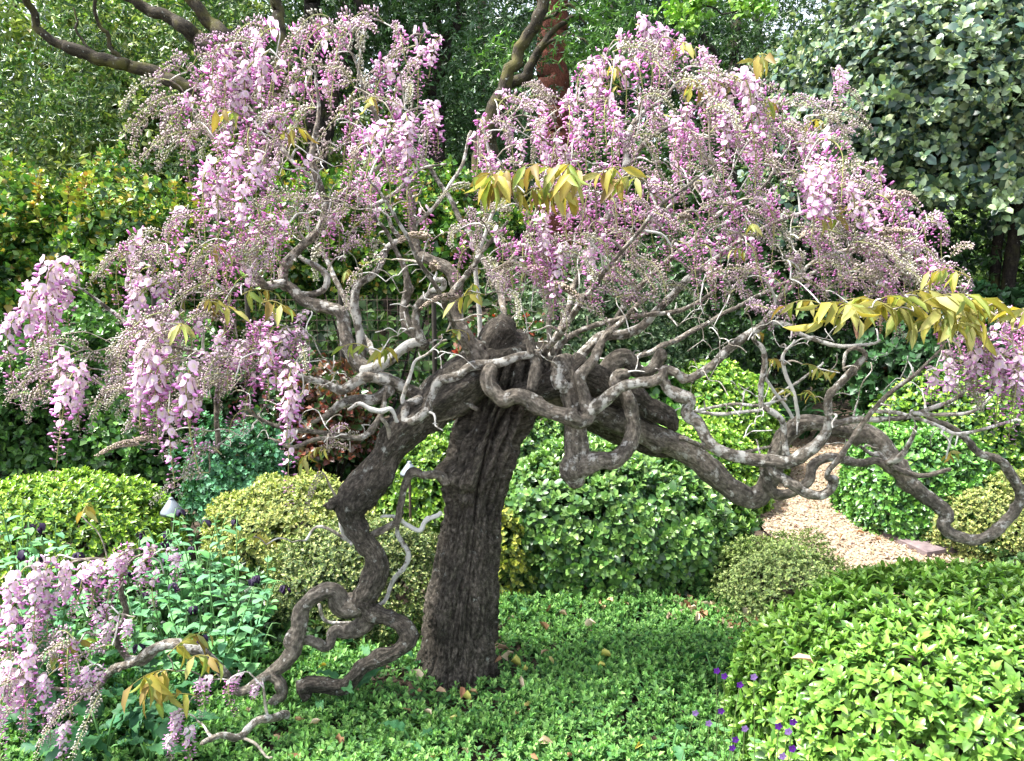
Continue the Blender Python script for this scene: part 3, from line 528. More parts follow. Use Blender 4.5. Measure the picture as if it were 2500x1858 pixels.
def raceme(seed, L, stage):
    """returns a mesh: slot 0 petals, slot 1 stem and pedicels; top at the origin, arches out along +X then hangs"""
    rg = np.random.default_rng(seed); n = 40; s = np.linspace(0, L, n); 
    arch = {'open': rg.uniform(.05, .12), 'half': rg.uniform(.06, .2), 'grey': rg.uniform(.12, .34), 'catkin': rg.uniform(.10, .2)}[stage]
    a0 = {'open': rg.uniform(-.6, .2), 'half': rg.uniform(-.3, .5), 'grey': rg.uniform(-.1, .9), 'catkin': rg.uniform(.1, .9)}[stage]
    end = {'open': -1.5, 'half': -1.45, 'grey': rg.uniform(-1.5, -1.0), 'catkin': rg.uniform(-1.4, -.6)}[stage]
    th = a0 + (end - a0) * np.clip(s / arch, 0, 1) ** 0.9
    x = np.concatenate([[0], np.cumsum(np.cos(th[:-1]) * np.diff(s))]); z = np.concatenate([[0], np.cumsum(np.sin(th[:-1]) * np.diff(s))]); y = 0.02 * np.sin(s / L * 3 + seed) * s / L
    path = np.stack([x, y, z], -1); tan = unit(np.gradient(path, axis=0))
    Vs, Fs, Cs, Ms = [], [], [], []; off = 0
    def add(V, Fc, C, m):
        nonlocal off
        Vs.append(V); Fs.append(Fc + off); Cs.append(np.broadcast_to(C, V.shape)); Ms.append(np.full(len(Fc), m)); off += len(V)
    r0 = 0.0024 if stage != 'grey' else 0.0019
    stemc = np.array([0.27, 0.29, 0.10]) if stage != 'grey' else np.array([0.28, 0.30, 0.13])
    ctrl = np.column_stack([path[::5], np.interp(s[::5], [0, L], [r0, r0 * .45])]); V, q, *_ = tube(ctrl, seg=5, step=0.012, gnarl=0, bark=0); add(V, quads_to_tris(q), stemc, 1)
    m = {'open': int(L * 150), 'half': int(L * 185), 'grey': int(L * 400), 'catkin': int(L * 800)}[stage]
    t = np.sort(rg.uniform(0.06 if stage != 'open' else 0.1, 1, m)) if stage != 'grey' else np.sort(rg.uniform(0.1, 1, m))
    k = t * (n - 1); i0 = np.clip(k.astype(int), 0, n - 2); base = path[i0] + (path[i0 + 1] - path[i0]) * (k - i0)[:, None]; tg = tan[i0]
    az = np.arange(m) * 2.399 + rg.normal(0, .3, m); U, W = frames(tg)
    rad = np.cos(az)[:, None] * U + np.sin(az)[:, None] * W
    def orient(d):
        d = unit(d); up = np.array([[0, 0, 1.0]]) - d * d[:, 2:3]; up = np.where(np.linalg.norm(up, axis=1, keepdims=True) < .1, np.array([[1.0, 0, 0]]), up); up = unit(up); return np.cross(d, up), d, up
    pedl = {'open': .024 - .014 * t, 'half': .021 - .012 * t, 'grey': .0115 - .006 * t, 'catkin': .007 - .004 * t}[stage] * rg.uniform(.8, 1.2, m)
    lean = {'open': .05, 'half': .12, 'grey': .25, 'catkin': 1.1}[stage]
    d0 = unit(rad + tg * lean + np.array([0, 0, .15 if stage in ('open', 'half') else 0])); X, Y, Z = orient(d0)
    tips = base + d0 * pedl[:, None]
    if stage != 'catkin':
        V, Fc = place(PED, base, X, Y, Z, np.column_stack([np.full(m, .0011), pedl, np.full(m, .0011)]))
        pc_ = np.array([.38, .36, .24]) if stage == 'grey' else np.array([.30, .22, .20]); add(V, Fc, pc_, 1)
    if stage in ('open', 'half'):
        of = (rg.uniform(.42, .62) if stage == 'open' else rg.uniform(-.02, .24))
        is_open = t + rg.normal(0, .10, m) < of
        pale = rg.uniform(0, 1)
        # calyx
        V, Fc = place(CAL, tips - d0 * .003, X, Y, Z, np.where(is_open, 1.0, .85 - .4 * t)); add(V, Fc, np.array([.16, .07, .11]), 1)
        if is_open.any():
            o = is_open; sz = rg.uniform(.85, 1.2, o.sum())
            dd = unit(d0[o] + np.array([0, 0, -.1]) + rg.normal(0, .22, (o.sum(), 3))); X2, Y2, Z2 = orient(dd)
            V, Fc = place(BAN, tips[o] + dd * .002, X2, Y2, Z2, sz * 1.15)
            c = np.array([.88, .69, .83]) * (1 - .3 * rg.uniform(0, 1, (o.sum(), 1))) + np.array([.06, .06, .03]) * pale
            f = np.linspace(0, 1, len(BAN[0])); cb = np.repeat(c, len(BAN[0]), 0)
            core = np.zeros(len(BAN[0])); core[0] = 1; core = np.tile(core, o.sum())[:, None]
            cb = cb * (1 - core) + np.array([.72, .68, .42]) * core; add(V, Fc, np.clip(cb, 0, .9), 0)
            dk = unit(dd + np.array([0, 0, -.55])); X3, Y3, Z3 = orient(dk)
            V, Fc = place(KEEL, tips[o] + dd * .003, X3, Y3, Z3, np.column_stack([sz * 1.25, sz, sz]))
            ck = np.array([.62, .29, .57]) * rg.uniform(.8, 1.35, (o.sum(), 1)); ck = np.repeat(np.clip(ck + np.array([.12, .10, .12]) * pale, 0, .9), len(KEEL[0]), 0)
            add(V, Fc, ck, 0)
        if (~is_open).any():
            o = ~is_open; tb = np.clip((t[o] - of) / max(.2, 1 - of), 0, 1); sz = (1.05 - .72 * tb) * rg.uniform(.85, 1.15, o.sum())
            dd = unit(d0[o] + np.array([0, 0, -.25]) + rg.normal(0, .2, (o.sum(), 3))); X2, Y2, Z2 = orient(dd)
            V, Fc = place(BUDB, tips[o], X2, Y2, Z2, sz)
            cm = np.array([.66, .28, .58]) if stage == 'open' else np.array([.64, .22, .54]); cp = np.array([.48, .31, .40]); c = (cm * (1 - tb[:, None]) + cp * tb[:, None]) * rg.uniform(.75, 1.3, (o.sum(), 1))
            c2 = np.repeat(c, len(BUDB[0]), 0); g = np.tile(np.r_[.6, np.full(4, .95), np.full(4, 1.15), 1.4], o.sum())[:, None]
            add(V, Fc, np.clip(c2 * g + (g > 1.1) * .04, 0, .9), 0)
    elif stage == 'grey':
        sz = (.0115 - .005 * t) * rg.uniform(.8, 1.25, m); dd = unit(d0 + tg * .35 + rg.normal(0, .15, (m, 3))); X2, Y2, Z2 = orient(dd)
        V, Fc = place(BUDT, tips, X2, Y2, Z2, sz)
        base_c = [np.array([.37, .31, .28]), np.array([.43, .31, .37]), np.array([.38, .37, .30])][seed % 3]
        c = base_c * rg.uniform(.7, 1.35, (m, 1)); c2 = np.repeat(c, 5, 0); g = np.tile(np.array([.8, .9, .9, .9, 1.25]), m)[:, None]
        add(V, Fc, c2 * g + (g > 1.2) * np.array([.05, .0, .06]), 1)
    else:
        sz = .013 * (1.15 - .6 * t) * rg.uniform(.8, 1.2, m); dd = unit(tg * 1.2 + rad * .55); X2, Y2, Z2 = orient(dd)
        wr = (.010 * np.clip(t * 5, .3, 1) * (1.05 - .75 * t))[:, None]
        V, Fc = place(BUDT, base + rad * wr * .7, X2, Y2, Z2, sz)
        c = np.array([.36, .29, .23]) * rg.uniform(.7, 1.3, (m, 1)); add(V, Fc, np.repeat(c, 5, 0), 1)
    return mesh_from('flower_cluster', np.concatenate(Vs), np.concatenate(Fs), np.concatenate(Cs), [M_PETAL, M_BUD], np.concatenate(Ms)), path[-1]
RL = {'open': .30, 'half': .24, 'grey': .20, 'catkin': .13}
RAC = {st: [raceme(100 * i + 7 * k, RL[st] * f_, st) for k, f_ in enumerate(fs)] for i, (st, fs) in enumerate({'open': [.85, .95, 1, 1.05, 1.1, 1.2, .9, 1.0], 'half': [.75, .85, .95, 1, 1.1, 1.2, .9, 1.05, .8, 1.0], 'grey': [.7, .85, 1, 1.15, 1.3, .9, 1.05, 1.2, .8], 'catkin': [.8, 1, 1.1, .9]}.items())}
EXTRA = []
HANG = []                                        # (attach point, radius)
CNAME = {'open': 'flower_cluster', 'half': 'budding_cluster', 'grey': 'bud_cluster', 'catkin': 'bud_cluster'}
CCOUNT = {}
def hang(stage, p, length, rotz=None, sx=1.0, center=None):
    """put one raceme with its top at p"""
    CCOUNT[CNAME[stage]] = CCOUNT.get(CNAME[stage], 0) + 1
    me, e = RAC[stage][random.randrange(len(RAC[stage]))]
    s = length / RL[stage]
    if rotz is None:                             # lean away from the trunk
        rotz = math.atan2(p[1] - (TB[1] + .05), p[0] - TB[0] - .1) + random.gauss(0, .7)
    eu = Euler((random.gauss(0, .07), random.gauss(0, .07), rotz)); w = s ** .55 * {'open': .88, 'half': .82, 'grey': .85, 'catkin': 1}[stage]
    HANG.append((np.array(p), 0.0028))
    if CCOUNT[CNAME[stage]] > 300: EXTRA.append((me, np.array(eu.to_matrix()), np.array([w * sx, w * sx, s]), p - TB)); return
    o = link(CNAME[stage], me, tree); o.location = Vector(p - TB); o.rotation_euler = eu; o.scale = (w * sx, w * sx, s)

# prominent racemes in full flower: (px, py of the top, length px, depth)
OPEN = [(150, 640, 330, 2.2), (105, 700, 330, 2.18), (62, 765, 250, 2.2), (178, 650, 290, 2.24), (140, 735, 280, 2.3), (200, 640, 200, 2.3), (90, 690, 200, 2.28),
 (205, 890, 300, 2.12), (188, 860, 240, 2.15), (225, 900, 210, 2.2), (390, 690, 280, 2.2), (402, 790, 330, 2.1), (432, 870, 330, 2.1), (412, 1000, 230, 2.1), (472, 880, 350, 2.12), (382, 850, 300, 2.15), (450, 760, 200, 2.2), (430, 680, 180, 2.25), (370, 650, 200, 2.3),
 (560, 805, 150, 2.2), (640, 815, 140, 2.2), (690, 835, 220, 2.15), (722, 885, 240, 2.12), (738, 960, 240, 2.12), (600, 830, 120, 2.25), (700, 800, 150, 2.2), (520, 860, 150, 2.2), (670, 760, 90, 2.3), (760, 760, 80, 2.3),
 (540, 385, 260, 2.2), (600, 365, 230, 2.2), (650, 375, 230, 2.18), (570, 445, 230, 2.2), (690, 400, 130, 2.25), (625, 430, 200, 2.15), (460, 500, 130, 2.3),
 (590, 125, 230, 2.35), (620, 150, 200, 2.32), (660, 120, 190, 2.35), (560, 195, 190, 2.35), (640, 70, 160, 2.45), (600, 240, 200, 2.35), (570, 330, 120, 2.3),
 (950, 310, 230, 2.12), (990, 275, 230, 2.12), (1040, 262, 180, 2.15), (1068, 250, 180, 2.18), (965, 300, 170, 2.18), (1010, 330, 140, 2.15), (1080, 90, 130, 2.5), (1050, 110, 120, 2.5),
 (1740, 195, 250, 2.15), (1792, 185, 280, 2.12), (1812, 235, 200, 2.15), (1765, 260, 190, 2.12), (1720, 180, 180, 2.2), (1770, 180, 200, 2.18),
 (1552, 60, 220, 2.5), (1592, 72, 180, 2.5), (1640, 95, 150, 2.45), (1700, 115, 120, 2.45), (1560, 40, 120, 2.52), (1412, 155, 230, 2.5), (1452, 150, 200, 2.5), (1492, 145, 190, 2.5), (1430, 150, 160, 2.55),
 (1960, 415, 220, 2.15), (2000, 405, 230, 2.15), (2050, 455, 200, 2.15), (2100, 505, 180, 2.15), (2020, 400, 150, 2.2), (1935, 430, 160, 2.2), (2060, 175, 110, 2.5), (2030, 165, 100, 2.5),
 (1332, 560, 190, 2.2), (1382, 590, 190, 2.18), (1402, 590, 180, 2.2), (1345, 500, 150, 2.2), (1300, 330, 130, 2.3), (1320, 300, 130, 2.3), (1270, 345, 120, 2.35), (1350, 340, 130, 2.35), (1300, 250, 90, 2.4), (1200, 380, 100, 2.4), (1660, 300, 150, 2.3), (1620, 280, 140, 2.35), (1680, 260, 150, 2.3), (1640, 330, 120, 2.35), (1480, 290, 120, 2.4), (1400, 300, 110, 2.4), (1700, 440, 150, 2.3), (1580, 430, 120, 2.4),
 (2300, 855, 170, 2.1), (2352, 835, 210, 2.08), (2402, 855, 260, 2.08), (2442, 865, 270, 2.08), (2482, 845, 240, 2.08), (2262, 905, 140, 2.1), (2330, 880, 160, 2.12), (2420, 840, 180, 2.12), (2470, 900, 150, 2.1), (2380, 850, 150, 2.15), (2490, 780, 120, 2.2), (2440, 790, 120, 2.2),
 (62, 1385, 260, 2.05), (92, 1362, 240, 2.05), (142, 1355, 220, 2.1), (182, 1365, 200, 2.1), (262, 1365, 150, 2.1), (302, 1350, 120, 2.1), (332, 1342, 110, 2.15), (402, 1340, 110, 2.12), (60, 1450, 220, 2.05), (120, 1390, 200, 2.08), (220, 1370, 150, 2.12), (372, 1360, 120, 2.12), (292, 1500, 120, 2.08), (330, 1505, 110, 2.06), (270, 1480, 100, 2.1), (102, 1565, 250, 2.0), (72, 1600, 220, 2.0), (22, 1655, 200, 1.95), (10, 1700, 170, 1.92), (162, 1720, 140, 1.97), (172, 1750, 120, 1.98), (250, 1630, 110, 2.0), (228, 1622, 120, 2.02), (195, 1640, 120, 2.02), (530, 1645, 110, 2.1), (505, 1655, 80, 2.1), (600, 1640, 70, 2.12), (640, 1660, 60, 2.12), (442, 1740, 140, 2.03), (482, 1760, 130, 2.04), (422, 1780, 90, 2.03), (460, 1720, 110, 2.05), (120, 1480, 150, 2.05), (90, 1500, 180, 2.04), (150, 1440, 160, 2.1), (130, 1640, 160, 1.98), (40, 1610, 140, 1.97)]
HALF = [(330, 1340, 120, 2.15), (380, 1345, 150, 2.15), (400, 1400, 120, 2.15), (170, 1560, 180, 2.0), (110, 1680, 150, 1.98), (560, 1660, 90, 2.1), (255, 1400, 200, 2.15), (310, 1400, 170, 2.15)]
for x, y, L, d in OPEN: hang('open', P(x, y, d), L * pxm(y, d))
for x, y, L, d in HALF: hang('half', P(x, y, d), L * pxm(y, d))
def inpoly(x, y, poly):
    c = False; j = len(poly) - 1
    for i in range(len(poly)):
        if (poly[i][1] > y) != (poly[j][1] > y) and x < (poly[j][0] - poly[i][0]) * (y - poly[i][1]) / (poly[j][1] - poly[i][1]) + poly[i][0]: c = not c
        j = i
    return c
def scatter(stage, poly, n, Lr, dr, rotz=None):
    xs = [p[0] for p in poly]; ys = [p[1] for p in poly]; k = 0; g = 0
    while k < n and g < n * 40:
        g += 1; x = random.uniform(min(xs), max(xs)); y = random.uniform(min(ys), max(ys))
        if not inpoly(x, y, poly): continue
        d = random.uniform(*dr); hang(stage, P(x, y, d), random.uniform(*Lr) * pxm(y, d)); k += 1
ULEFT = [(440, 240), (470, 130), (560, 80), (700, 45), (900, 25), (1040, 60), (1095, 170), (1090, 300), (1000, 400), (750, 420), (520, 420), (440, 380)]
URIGHT = [(1140, 260), (1350, 200), (1420, 130), (1560, 60), (1720, 110), (1800, 180), (1960, 300), (2100, 380), (2200, 460), (2290, 560), (2240, 640), (1900, 600), (1600, 560), (1350, 520), (1150, 430)]
LLEFT = [(330, 580), (480, 480), (680, 560), (700, 640), (560, 720), (380, 680), (300, 640)]
scatter('half', ULEFT, 52, (130, 240), (2.15, 3.1)); scatter('half', URIGHT, 112, (120, 230), (2.1, 3.15))
scatter('half', LLEFT, 18, (100, 200), (2.15, 2.6)); scatter('half', [(560, 780), (700, 780), (760, 900), (600, 900)], 8, (80, 150), (2.15, 2.4))
scatter('half', [(1680, 560), (1960, 560), (2240, 640), (2180, 700), (1750, 680)], 16, (90, 160), (2.1, 2.6)); scatter('half', [(2280, 800), (2500, 740), (2500, 900), (2300, 900)], 14, (90, 170), (2.05, 2.4))
scatter('half', [(1280, 560), (1420, 560), (1380, 700), (1290, 700)], 6, (80, 140), (2.15, 2.4))
scatter('grey', ULEFT, 66, (130, 230), (2.15, 3.1)); scatter('grey', URIGHT, 88, (110, 220), (2.1, 3.1)); scatter('grey', LLEFT, 20, (110, 180), (2.1, 2.6))
scatter('grey', [(240, 720), (420, 700), (620, 860), (600, 980), (330, 960), (260, 860)], 24, (110, 190), (2.1, 2.5)); scatter('grey', [(1780, 560), (2150, 560), (2280, 660), (2000, 720), (1700, 690)], 18, (100, 180), (2.1, 2.5))
scatter('grey', [(390, 110), (480, 90), (480, 320), (410, 280)], 8, (120, 190), (2.3, 2.6)); scatter('grey', [(1830, 240), (2080, 190), (2110, 330), (1960, 360)], 14, (90, 160), (2.3, 2.7)); scatter('grey', [(20, 850), (200, 760), (300, 880), (200, 1040), (60, 960)], 10, (110, 180), (2.1, 2.4))
scatter('grey', [(40, 1560), (280, 1560), (240, 1720), (60, 1720)], 12, (110, 190), (1.95, 2.1)); scatter('grey', [(2280, 900), (2480, 900), (2480, 1050), (2300, 1000)], 5, (120, 190), (2.05, 2.2)); scatter('grey', [(1200, 640), (1350, 640), (1330, 740), (1180, 720)], 6, (80, 130), (2.15, 2.3))
scatter('grey', [(700, 1090), (860, 1000), (900, 1080), (800, 1180)], 4, (80, 120), (2.3, 2.5)); scatter('grey', [(400, 1050), (560, 1040), (640, 1120), (500, 1160)], 5, (100, 160), (2.1, 2.3))
scatter('catkin', [(850, 520), (1300, 640), (1400, 760), (1100, 760)], 7, (90, 120), (2.15, 2.4)); scatter('catkin', [(300, 1060), (420, 1060), (380, 1160)], 2, (90, 110), (2.1, 2.2)); scatter('catkin', [(1600, 540), (2260, 420), (2060, 640)], 6, (90, 130), (2.1, 2.3))

MID = [(1060, 400), (1250, 360), (1700, 420), (1900, 480), (1850, 620), (1500, 600), (1250, 640), (1120, 540)]
scatter('half', MID, 30, (90, 160), (2.1, 2.7)); scatter('grey', MID, 34, (90, 160), (2.1, 2.7)); scatter('grey', [(1700, 640), (2000, 600), (2200, 680), (2000, 800), (1750, 760)], 14, (100, 170), (2.1, 2.4)); scatter('half', [(2100, 560), (2380, 640), (2350, 720), (2100, 680)], 8, (90, 140), (2.1, 2.4))
scatter('half', [(420, 560), (700, 440), (760, 560), (640, 620), (470, 680)], 14, (90, 160), (2.15, 2.6))
LOWL = [(330, 760), (560, 760), (780, 800), (800, 940), (640, 1000), (420, 1000), (330, 900)]
scatter('half', LOWL, 22, (120, 220), (2.12, 2.5)); scatter('grey', LOWL, 30, (120, 220), (2.12, 2.6)); scatter('grey', [(120, 900), (330, 900), (420, 1000), (240, 1040)], 8, (110, 180), (2.1, 2.3))
CEN = [(1120, 520), (1400, 560), (1750, 560), (1760, 700), (1500, 740), (1250, 720), (1100, 640)]
scatter('grey', CEN, 26, (110, 190), (2.1, 2.7)); scatter('half', CEN, 18, (100, 180), (2.1, 2.6))
scatter('grey', [(480, 420), (760, 440), (1000, 480), (960, 640), (700, 640), (500, 560)], 26, (110, 200), (2.2, 2.8)); scatter('half', [(700, 400), (1000, 400), (1060, 520), (800, 560)], 12, (110, 180), (2.3, 2.9))
scatter('grey', [(1950, 420), (2250, 500), (2380, 680), (2300, 760), (2000, 640)], 22, (120, 210), (2.1, 2.5)); scatter('half', [(2250, 620), (2480, 760), (2480, 860), (2250, 800)], 10, (110, 180), (2.1, 2.4))
if EXTRA:
    cache = {}; A = [[], [], [], []]; off = 0
    for me, R, s_, t_ in EXTRA:
        if me.name not in cache:
            v = np.zeros(len(me.vertices) * 3, np.float32); me.vertices.foreach_get('co', v); f = np.zeros(len(me.loops), np.int32); me.loops.foreach_get('vertex_index', f)
            c_ = np.zeros(len(me.vertices) * 4, np.float32); me.attributes['Col'].data.foreach_get('color', c_); mi = np.zeros(len(me.polygons), np.int32); me.polygons.foreach_get('material_index', mi)
            cache[me.name] = (v.reshape(-1, 3), f.reshape(-1, 3), c_.reshape(-1, 4)[:, :3], mi)
        v, f, c_, mi = cache[me.name]; A[0].append((v * s_) @ R.T + t_); A[1].append(f + off); A[2].append(c_); A[3].append(mi); off += len(v)
    tag(link('flower_clusters', mesh_from('flower_clusters', np.concatenate(A[0]), np.concatenate(A[1]), np.concatenate(A[2]), [M_PETAL, M_BUD], np.concatenate(A[3])), tree), kind='stuff')

# ---- young golden leaf sprays
def spray_leaf_mesh(seed, w, fold, c):
    rg = np.random.default_rng(seed); V, Fc = leaf_tpl(w, fold, .22, .5, 8); cc = np.array(c)[None] * np.ones((8, 1)); cc = cc * rg.uniform(.9, 1.1, (8, 1)); cc[[2, 5]] *= np.array([1.1, 1.25, 1.1])
    return mesh_from('leaflet', V, Fc, np.clip(cc, 0, .9), [M_GOLD])
GOLD = [spray_leaf_mesh(i, .27 + .06 * (i % 3), .06 + .06 * (i % 2), c) for i, c in enumerate([(.30, .27, .06), (.36, .30, .06), (.27, .20, .05), (.26, .30, .08), (.40, .36, .13), (.22, .15, .05), (.33, .32, .11), (.20, .26, .06)])]
SPRAYN = [0]
def spray(p, length, lf, pairs=4, dirz=None, pal=None, droop=.9):
    a = random.uniform(0, 6.28) if dirz is None else dirz
    e = bpy.data.objects.new('leaf_spray', None)
    d0 = np.array([math.cos(a), math.sin(a), random.uniform(.2, .8)]); pts = [np.zeros(3)]; d = d0 / np.linalg.norm(d0)
    for i in range(8): pts.append(pts[-1] + d * length / 8); d = unit(d + np.array([0, 0, -.13]))
    pts = np.array(pts); V, q, b_, lf_, _ = tube(np.column_stack([pts, np.linspace(.0017, .0008, 9)]), seg=5, step=.012, gnarl=0, bark=0)
    o = link('leaf_spray', mesh_from('leaf_stalk', V, quads_to_tris(q), np.broadcast_to([.30, .28, .08], V.shape), [M_GOLD]), tree, Vector(p - TB))
    for k in range(pairs * 2 + 1):
        t = .3 + .7 * (k // 2) / pairs if k < pairs * 2 else 1; pos = pts[min(8, int(t * 8))]; sd = (1 if k % 2 else -1) if k < pairs * 2 else 0
        h = unit(np.array([math.cos(a), math.sin(a), 0]) * (.5 if sd else 1) + sd * .8 * np.array([-math.sin(a), math.cos(a), 0]) + np.array([0, 0, -droop * random.uniform(.5, 1.8)]))
        side = unit(np.cross(h, [0, 0, 1.0]) + np.array([random.gauss(0, .35) for _ in range(3)])); nz = unit(np.cross(side, h)); rl = random.gauss(0, .7); side = unit(side * math.cos(rl) + nz * math.sin(rl)); nz = np.cross(side, h)
        from mathutils import Matrix
        R = Matrix((side, h, nz)).transposed()
        c = link('leaflet', random.choice([GOLD[i] for i in (pal or range(8))]), o, Vector(pos)); c.rotation_euler = R.to_euler(); s = lf * random.uniform(.75, 1.2); c.scale = (s, s, s)
    HANG.append((np.array(p), .0025))
SPR = [(1250, 455, 130, 2.08, 5), (1300, 440, 110, 2.08, 4), (1370, 430, 110, 2.08, 4), (1420, 430, 100, 2.1, 4), (1570, 440, 100, 2.1, 3), (1340, 470, 100, 2.05, 4), (1210, 470, 90, 2.1, 3), (1280, 470, 110, 2.05, 4), (1400, 450, 110, 2.06, 4), (1450, 440, 100, 2.08, 4), (925, 245, 70, 2.2, 2), (600, 295, 80, 2.2, 3), (680, 330, 70, 2.2, 3), (1700, 190, 80, 2.2, 3), (1830, 160, 90, 2.15, 3), (1850, 250, 80, 2.15, 3), (1690, 220, 80, 2.2, 3), (1860, 200, 70, 2.15, 3), (1500, 180, 70, 2.5, 3), (1520, 220, 70, 2.5, 3), (1640, 130, 70, 2.45, 3),
 (2060, 745, 110, 2.0, 4), (2130, 750, 130, 1.98, 4), (2180, 755, 130, 1.98, 5), (2230, 760, 120, 1.98, 4), (2270, 760, 110, 2.0, 4), (2370, 680, 100, 2.0, 4), (2400, 750, 120, 2.0, 4), (2450, 740, 110, 2.0, 4), (2490, 770, 110, 2.0, 4), (2330, 740, 100, 2.0, 4), (2090, 780, 100, 2.0, 3), (2000, 740, 80, 2.05, 3), (2210, 720, 100, 2.0, 4), (2300, 790, 100, 2.0, 4), (2150, 730, 120, 1.97, 4), (2250, 740, 130, 1.97, 5), (2100, 760, 110, 2.0, 4), (2430, 770, 120, 1.98, 4), (2350, 770, 110, 1.98, 4),
 (490, 600, 70, 2.2, 2), (500, 740, 80, 2.15, 3), (590, 720, 80, 2.15, 3), (640, 740, 90, 2.15, 3), (455, 800, 90, 2.12, 3), (545, 740, 60, 2.15, 2), (410, 1600, 110, 2.05, 4), (430, 1640, 120, 2.05, 5), (390, 1640, 90, 2.05, 4), (460, 1610, 100, 2.05, 4), (480, 1700, 90, 2.05, 3), (140, 1590, 80, 2.03, 3), (120, 1600, 60, 2.03, 3), (200, 1260, 70, 2.1, 3), (1185, 720, 80, 2.15, 3), (1150, 710, 60, 2.15, 2), (930, 860, 90, 2.3, 3), (900, 850, 70, 2.3, 2), (860, 670, 60, 2.3, 3), (1090, 810, 50, 2.3, 2), (1900, 270, 60, 2.3, 2), (2010, 300, 50, 2.4, 2), (1990, 540, 60, 2.15, 3), (1840, 560, 60, 2.15, 3), (1820, 620, 50, 2.2, 2), (2080, 510, 50, 2.2, 2), (760, 1110, 60, 2.3, 3), (800, 1100, 50, 2.3, 3), (1890, 880, 50, 2.45, 3), (1960, 890, 55, 2.45, 3), (1990, 970, 55, 2.45, 3), (1820, 810, 50, 2.45, 3), (2050, 910, 50, 2.45, 3), (1930, 960, 50, 2.45, 3), (2310, 1120, 50, 2.3, 2), (620, 1310, 55, 2.3, 2), (650, 1330, 45, 2.3, 2)]
for x, y, L, d, pr in SPR:
    big = x > 2040 and y > 660 and y < 800
    spray(P(x, y, d), L * pxm(y, d), (L * (.64 if big else .60)) * pxm(y, d), pr, droop=.45 if big and random.random() < .5 else 1.0, pal=(0, 1, 4, 6, 3) if big else None)

# ---- twigs: each one wanders from the nearest limb to what hangs on it
def grow_twigs():
    global NODES, NODER
    head = P(1260, 900, D0)
    items = [(p, r) for p, r in HANG]
    # bare spurs
    for x0, x1, y0, y1, d0_, d1_, n in ((540, 850, 860, 1090, 2.2, 2.5, 80), (640, 1050, 260, 700, 2.3, 2.9, 90), (1250, 1750, 560, 880, 2.3, 2.9, 100), (1700, 2400, 760, 1100, 2.15, 2.7, 100), (900, 1350, 620, 900, 2.25, 2.6, 60), (1450, 2150, 380, 660, 2.25, 2.9, 60), (250, 560, 700, 960, 2.2, 2.5, 30), (840, 1100, 1000, 1060, 2.3, 2.5, 8), (1540, 1720, 880, 1010, 2.5, 2.8, 12)):
        for _ in range(n): d = random.uniform(d0_, d1_); items.append((P(random.uniform(x0, x1), random.uniform(y0, y1), d), -.0022))
    dist = [np.min(np.linalg.norm(NODES - p, axis=1)) for p, _ in items]
    order = np.argsort(dist); nn = 0
    SV, SF, SB, SL = [], [], [], []; off = 0
    N = list(NODES); NR = list(NODER); arr = np.array(N); arrr = np.array(NR)
    for k in order:
        p, r = items[k]; spur = r < 0; r = abs(r)
        D = np.linalg.norm(arr - p, axis=1); hd = np.linalg.norm(arr - head, axis=1); tgt = np.linalg.norm(p - head)
        i = int(np.argmin(D + 0.5 * np.maximum(0, hd - tgt) + 0.25 * np.maximum(0, arr[:, 2] - p[2]))); q = arr[i]; L = np.linalg.norm(p - q)
        if L < .012: continue
        r1 = min(arrr[i] * .8, r + .011 * min(L, .55) + .0010)
        m = max(4, int(L / .035)); ctrl = []; sdv = random.uniform(0, 99)
        for j in range(m + 1):
            t = j / m; w = math.sin(PI * t)
            c = q * (1 - t) + p * t + np.array([0, 0, .10 * L * w]) + np.array(mnoise.noise_vector(Vector((q + (p - q) * t) * 11 + np.array([sdv] * 3)))) * .045 * min(1, L * 5) * w ** .5 * (1.2 if spur else .8)
            ctrl.append((*c, r1 + (r * .8 - r1) * t))
        V, qd, b, lf, (pp, rr) = tube(ctrl, seg=6, step=.016, gnarl=0, bark=0, lich=random.choice([0, .2, .5, .9]) if not spur else random.uniform(.2, 1), seed=sdv)
        tr = quads_to_tris(qd)
        if nn < 300 and L > .05: treeobj('twig', V, tr, b, lf, M_TWIG); nn += 1
        else: SV.append(V - TB); SF.append(tr + off); SB.append(b); SL.append(lf); off += len(V)
        arr = np.vstack([arr, pp[2::3]]); arrr = np.concatenate([arrr, rr[2::3]])
    if SV: tag(link('twigs', mesh_from('twigs', np.concatenate(SV), np.concatenate(SF), None, [M_TWIG], vec=np.concatenate(SB), flt=np.concatenate(SL)), tree), kind='stuff')
grow_twigs()

# ================================================================== SHRUBS
def dome_pts(c, r, n, p=2.2, shell=(.8, 1.0), low=-.2, lump=.06, lsc=5.0, front=0.0):
    """points and normals on a lumpy super-ellipsoid dome"""
    v = unit(RNG.normal(0, 1, (n * 3, 3))); v = v[v[:, 2] > low]
    if front: v = v[RNG.uniform(0, 1, len(v)) < np.clip(.5 - v[:, 1] * front, .25, 1)]
    v = v[:n]
    k = (np.sum(np.abs(v) ** p, 1)) ** (-1 / p); u = v * k[:, None]
    nrm = unit(np.sign(u) * np.abs(u) ** (p - 1) / np.asarray(r))
    lm = np.array([mnoise.noise(Vector(x * np.asarray(r) * lsc + np.asarray(c))) for x in u])
    sh = RNG.uniform(0, 1, len(u)) ** .6 * (shell[1] - shell[0]) + shell[0]
    pts = np.asarray(c) + u * np.asarray(r) * (sh + lump * lm * 2)[:, None]
    return pts, nrm, sh
